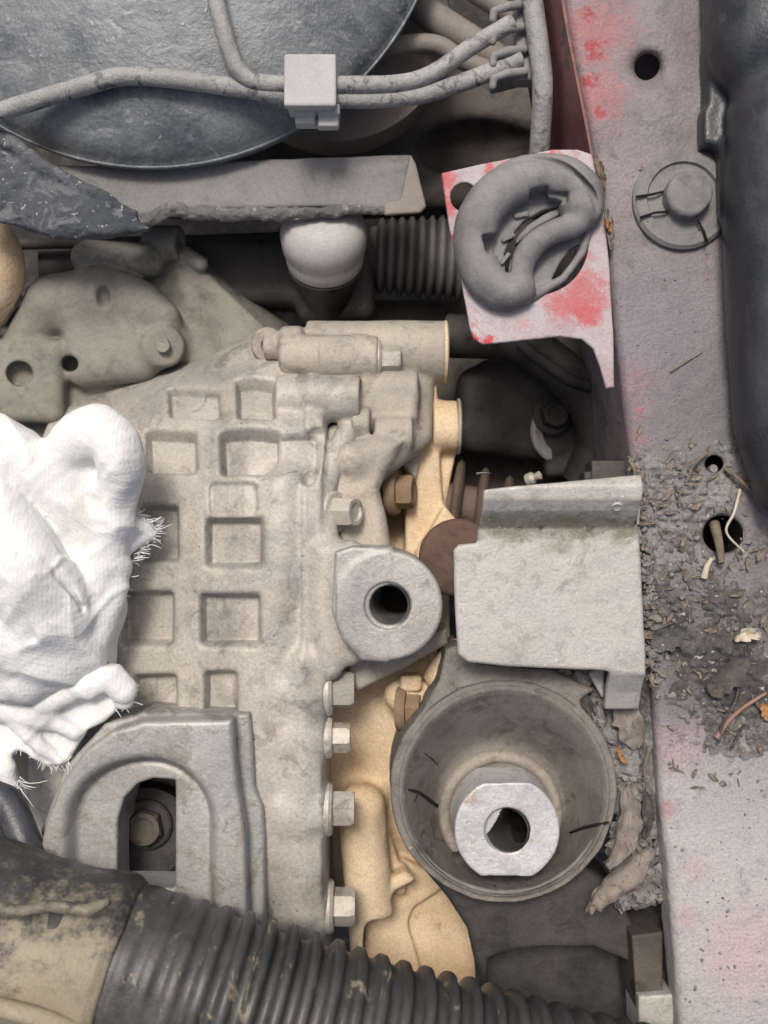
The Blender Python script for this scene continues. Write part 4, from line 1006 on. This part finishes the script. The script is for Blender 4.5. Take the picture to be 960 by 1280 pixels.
# ================================================================== soil, crumbs, leaves and twigs
def soil_mask(px, py):
    a = np.exp(-(((px-885)/95)**2+((py-775)/120)**2)*1.0)
    b = .8*np.exp(-(((px-835)/45)**2+((py-640)/85)**2)); c_ = .55*np.exp(-(((px-930)/60)**2+((py-900)/70)**2)); d = .6*np.exp(-(((px-880)/70)**2+((py-600)/50)**2))
    return np.clip(a+b+c_+d, 0, 1.2)
gx, gy = np.meshgrid(np.arange(785, 1000, 2.0), np.arange(520, 1020, 2.0)); mk = soil_mask(gx, gy); mk = np.clip(mk+.45*fbm(gx/34, gy/34, 0, 163, 4)*(mk > .02)*np.clip(1.2-mk, 0, 1), 0, 1.2)
hh = 15*mk*(.50+.8*fbm(gx/30, gy/30, 0, 161, 5)+.5*np.abs(vn(gx/8, gy/8, 0, 165)))-4.5
for px, py, r in ((903,668,36),(892,580,18)): hh -= 22*np.exp(-(((gx-px)/r)**2+((gy-py)/r)**2)*2.2)
edge_x = np.interp(gy, [e[1] for e in edge], [e[0] for e in edge]); hh -= 14*np.clip(1-(gx-edge_x)/14, 0, 3)
hh = np.where(mk < .12, hh-3, hh); k_ = (D-hh)/D
V = np.stack([(gx-480)*k_, (640-gy)*k_, hh], -1).reshape(-1, 3); nr, nc = gx.shape
q = np.arange(nr*nc).reshape(nr, nc); Q = np.stack([q[:-1, :-1], q[1:, :-1], q[1:, 1:], q[:-1, 1:]], -1).reshape(-1, 4)
hl = ((np.hypot(gx-903, gy-668) < 25) | (np.hypot(gx-892, gy-580) < 12)).ravel(); Q = Q[~hl[Q].any(1)]
tag(build('soil', V, Q, M['soil']), 'crumbly grey soil heaped on the rail', 'soil', kind='stuff')
def on_rail(rg):
    while True:
        px, py = rg.uniform(795, 990), rg.uniform(540, 1010)
        if px > np.interp(py, [e[1] for e in edge], [e[0] for e in edge])+3 and rg.random() < soil_mask(px, py)**1.3+.03 and math.hypot(px-903, py-668) > 30 and math.hypot(px-892, py-580) > 15:
            return P(px, py, .5+6*soil_mask(px, py)*rg.random())
V, Q = crumb_geo(900, on_rail, .5, 5, .5, 11); tag(build('crumbs', V, Q, M['crumb'], None, False), 'loose soil crumbs scattered over the rail', 'soil', kind='stuff')
def in_gap(rg):
    y = rg.uniform(838, 1130); xr = np.interp(y, [e[1] for e in edge], [e[0] for e in edge])
    xl = np.interp(y, [838, 880, 930, 1000, 1060, 1130], [690, 715, 752, 775, 765, 770]); x = rg.uniform(xl, xr+4)
    return P(x, y, -58+rg.uniform(-14, 26)*(.4+.6*(x-xl)/(xr-xl+1)))
V, Q = crumb_geo(1500, in_gap, 1.8, 15, .7, 12); tag(build('gap_debris', V, Q, M['crumb'], None, False), 'grey dirt and crumbs packed between bushing and rail', 'debris', kind='stuff')
F = Field((180, -470, -170), (330, -170, -30), 2.5)
F.add(chain([(*P(705, 858, -78), 16), (*P(750, 890, -72), 24), (*P(780, 930, -66), 32), (*P(800, 1000, -74), 30), (*P(800, 1070, -84), 30), (*P(810, 1100, -96), 22)]), 10)
F.warp(lambda x, y, z: 12*fbm(x/22, y/22, z/22, 171, 4)); tag(field_obj('packed_dirt', F, M['soil']), 'clod of packed grey dirt between the bushing and the rail', 'dirt', kind='stuff')
def seam_pt(rg):
    y = rg.uniform(570, 860); return P(np.interp(y, [570, 700, 860], [793, 806, 817])+rg.normal(2, 5), y, rg.uniform(-8, 8))
V, Q = crumb_geo(420, seam_pt, 1.5, 8, .7, 14); tag(build('seam_debris', V, Q, M['crumb'], None, False), 'dirt caught along the seam of bracket and rail', 'debris', kind='stuff')
def wide(rg):
    y = rg.uniform(200, 1280); xr = np.interp(y, [e[1] for e in edge], [e[0] for e in edge]); return P(rg.uniform(xr+8, 985), y, 0.5)
V, Q = crumb_geo(700, wide, .6, 2.8, .6, 15); tag(build('grit', V, Q, M['crumb'], None, False), 'fine dark grit sprinkled along the rail', 'grit', kind='stuff')
def flakes(n, sampler, s0, s1, seed):
    rg = np.random.default_rng(seed); Vs, Fs = [], []
    for i in range(n):
        c_ = sampler(rg)+[0, 0, rg.uniform(0, 4)]; L_ = rg.uniform(s0, s1); w = L_*rg.uniform(.12, .5); a = rg.random()*6.28; tl = rg.normal(0, .35); cu = rg.uniform(-.25, .35)*L_
        v = []
        for t_, k in ((-1, .25), (-.4, 1), (.3, .85), (1, .15)):
            for s_ in (-1, 0, 1): v.append((t_*L_, s_*w*k*rg.uniform(.7, 1.2), cu*(t_*t_-.4)+tl*t_*L_*.5+abs(s_)*w*.35))
        v = np.array(v); v = np.stack([v[:,0]*math.cos(a)-v[:,1]*math.sin(a), v[:,0]*math.sin(a)+v[:,1]*math.cos(a), v[:,2]], 1)+c_
        q = [[r*3+j, r*3+j+1, r*3+j+4, r*3+j+3] for r in range(3) for j in range(2)]; qq = q+[[k+12 for k in f[::-1]] for f in q]
        rim = [0,1,2,5,8,11,10,9,6,3]; qq += [[b_, a_, a_+12, b_+12] for a_, b_ in zip(rim, rim[1:]+rim[:1])]
        Vs.append(np.concatenate([v, v-[0, 0, .7]])); Fs += [[k+24*i for k in f] for f in qq]
    return np.concatenate(Vs), Fs
V, Fc = flakes(170, on_rail, 3, 10, 51); tag(build('leaf_litter', V, Fc, M['litter'], None, False), 'small brown leaf flakes strewn over the soil on the rail', 'litter', kind='stuff')
V, Fc = flakes(150, in_gap, 4, 14, 52); tag(build('gap_litter', V, Fc, M['litter'], None, False), 'leaf flakes caught in the dirt between bushing and rail', 'litter', kind='stuff')
V, Fc = flakes(60, seam_pt, 3, 11, 53); tag(build('seam_litter', V, Fc, M['litter'], None, False), 'leaf flakes along the seam of bracket and rail', 'litter', kind='stuff')
leaf('dry_leaf', 'largest curled grey dry leaf lying over the lower right rim of the bushing', 'leaf', [P(742,1128,-24), P(765,1104,-16), P(790,1082,-14), P(812,1064,-18)], 25, M['leaf'], .75, 3)
leaf('dry_leaf', 'crumpled dry leaf tip hanging over the bushing rim', 'leaf', [P(736,1140,-30), P(746,1122,-22), P(758,1106,-24)], 13, M['leaf'], .6, 5)
leaf('dry_leaf', 'upright wrinkled dry leaf standing right of the cracked cone', 'leaf', [P(782,985,-30), P(786,1015,-26), P(780,1050,-28), P(760,1085,-34)], 17, M['leaf'], .5, 8)
leaf('dry_leaf', 'small dark leaf beside the upright leaf next to the rail edge', 'leaf', [P(806,990,-20), P(810,1020,-16), P(806,1048,-22)], 9, M['leafdark'], .5, 9)
leaf('dry_leaf', 'broad pale dry leaf folded under the bracket tab', 'leaf', [P(772,880,-30), P(786,905,-26), P(798,935,-30)], 20, M['leaf'], .4, 12)
leaf('dry_leaf', 'thin brown leaf scrap at the upper right rim of the bushing', 'leaf', [P(706,862,-46), P(728,874,-40), P(744,900,-44)], 9, M['leafdark'], .5, 14)
leaf('dry_leaf', 'grey leaf lying on the soil near the right edge', 'leaf', [P(888,868,14), P(908,846,18), P(934,822,14)], 19, M['leafdark'], .35, 17)
leaf('dry_leaf', 'pale torn leaf scrap on the dark soil right of the bracket', 'leaf', [P(918,800,16), P(936,792,18), P(950,796,16)], 9, M['straw'], .5, 19)
leaf('dry_leaf', 'flat grey clod shaped leaf at the bracket corner on the rail', 'leaf', [P(815,810,8), P(840,796,12), P(866,800,8)], 17, M['soil'], .3, 20)
leaf('orange_scrap', 'tiny orange leaf scrap in the dirt above the dark gap', 'leaf', [P(772,934,-30), P(776,945,-28), P(784,956,-30)], 4, M['orange'], .4, 21)
leaf('orange_scrap', 'small orange leaf scrap at the right edge below the soil', 'leaf', [P(952,880,10), P(958,892,12), P(966,900,10)], 7, M['orange'], .3, 23)
leaf('curled_husk', 'curled dry husk caught in the seam at the top of the red tab', 'leaf', [P(744,196,14), P(750,214,16), P(756,238,14)], 7, M['twig'], .7, 25)
leaf('curled_husk', 'brown husk wedged in the seam beside the rubber grommet', 'leaf', [P(758,262,12), P(762,288,14), P(764,312,12)], 7, M['leaf'], .7, 26)
leaf('curled_husk', 'orange brown seed husk lodged in the seam beside the grommet', 'leaf', [P(756,274,18), P(760,282,20), P(763,292,18)], 4, M['orange'], .6, 27)
TW = [('twig', 'brown twig standing in the large rail hole', [(893,655,-20),(899,680,6),(902,704,16)], 7, 'twig'), ('twig', 'reddish leaf stalk on the soil at the right edge', [(896,922,12),(912,900,16),(930,884,18),(958,866,16)], 3.5, 'leafpink'),
      ('twig', 'thin dark twig crossing the reddish stalk', [(898,928,12),(905,900,18),(918,880,20),(925,850,16)], 2.2, 'leafdark'), ('straw', 'pale straw bent beside the large rail hole', [(925,612,10),(918,640,18),(908,665,16),(930,690,10)], 2.2, 'straw'),
      ('straw', 'white root stub lying below the large rail hole', [(880,722,8),(884,708,12),(890,698,10)], 4.5, 'straw'), ('twig', 'curved twig running from the small bolt hole to the duct', [(905,585,8),(925,600,12),(945,622,10),(950,640,8)], 2.6, 'twig'),
      ('twig', 'short twig on the soil right of the small bolt hole', [(862,588,6),(874,574,14),(884,566,8)], 3, 'twig'), ('twig', 'short twig stub standing left of the small bolt hole', [(858,602,4),(864,588,12),(868,578,16)], 2.6, 'leaf'),
      ('twig', 'long thin twig lying in the dirt above the bushing rim', [(690,850,-44),(712,856,-38),(735,858,-40)], 3, 'twig'), ('twig', 'twig leaning on the rail edge right of the dark gap', [(812,935,-20),(806,960,-14),(808,985,-20)], 2.6, 'twig'),
      ('straw', 'pale straw wedged between bracket and rail', [(794,610,10),(798,632,14),(797,655,10)], 3.2, 'straw'), ('twig', 'short twig in the seam above the bracket corner', [(788,575,4),(794,590,10),(790,602,6)], 3.5, 'twig'),
      ('twig', 'dark thin twig on the lower soil slope', [(915,935,8),(925,915,12),(932,905,10)], 2, 'leafdark'), ('twig', 'fine twig lying across the rail below the round plug', [(838,465,2),(858,452,3),(878,440,2)], 1.4, 'twig')]
for nm, lb, pts, r, mm in TW:
    s_ = spline([P(*p) for p in pts], 8); tag(tube(nm, s_, [r*(1-.45*i/(len(s_)-1)) for i in range(len(s_))], M[mm], None, 9), lb, 'twig' if nm == 'twig' else 'straw', 'twigs in the dirt' if nm == 'twig' else 'pale straws in the dirt')
lathe('rail_bolt', [(2, -20), (6, -18), (6, -4), (5, -2), (1, -2)], P(893, 585, -14), M['bore'], rail, (0, .2, 1), 18)

for o in bpy.data.objects:
    if 'org' in o: del o['org']
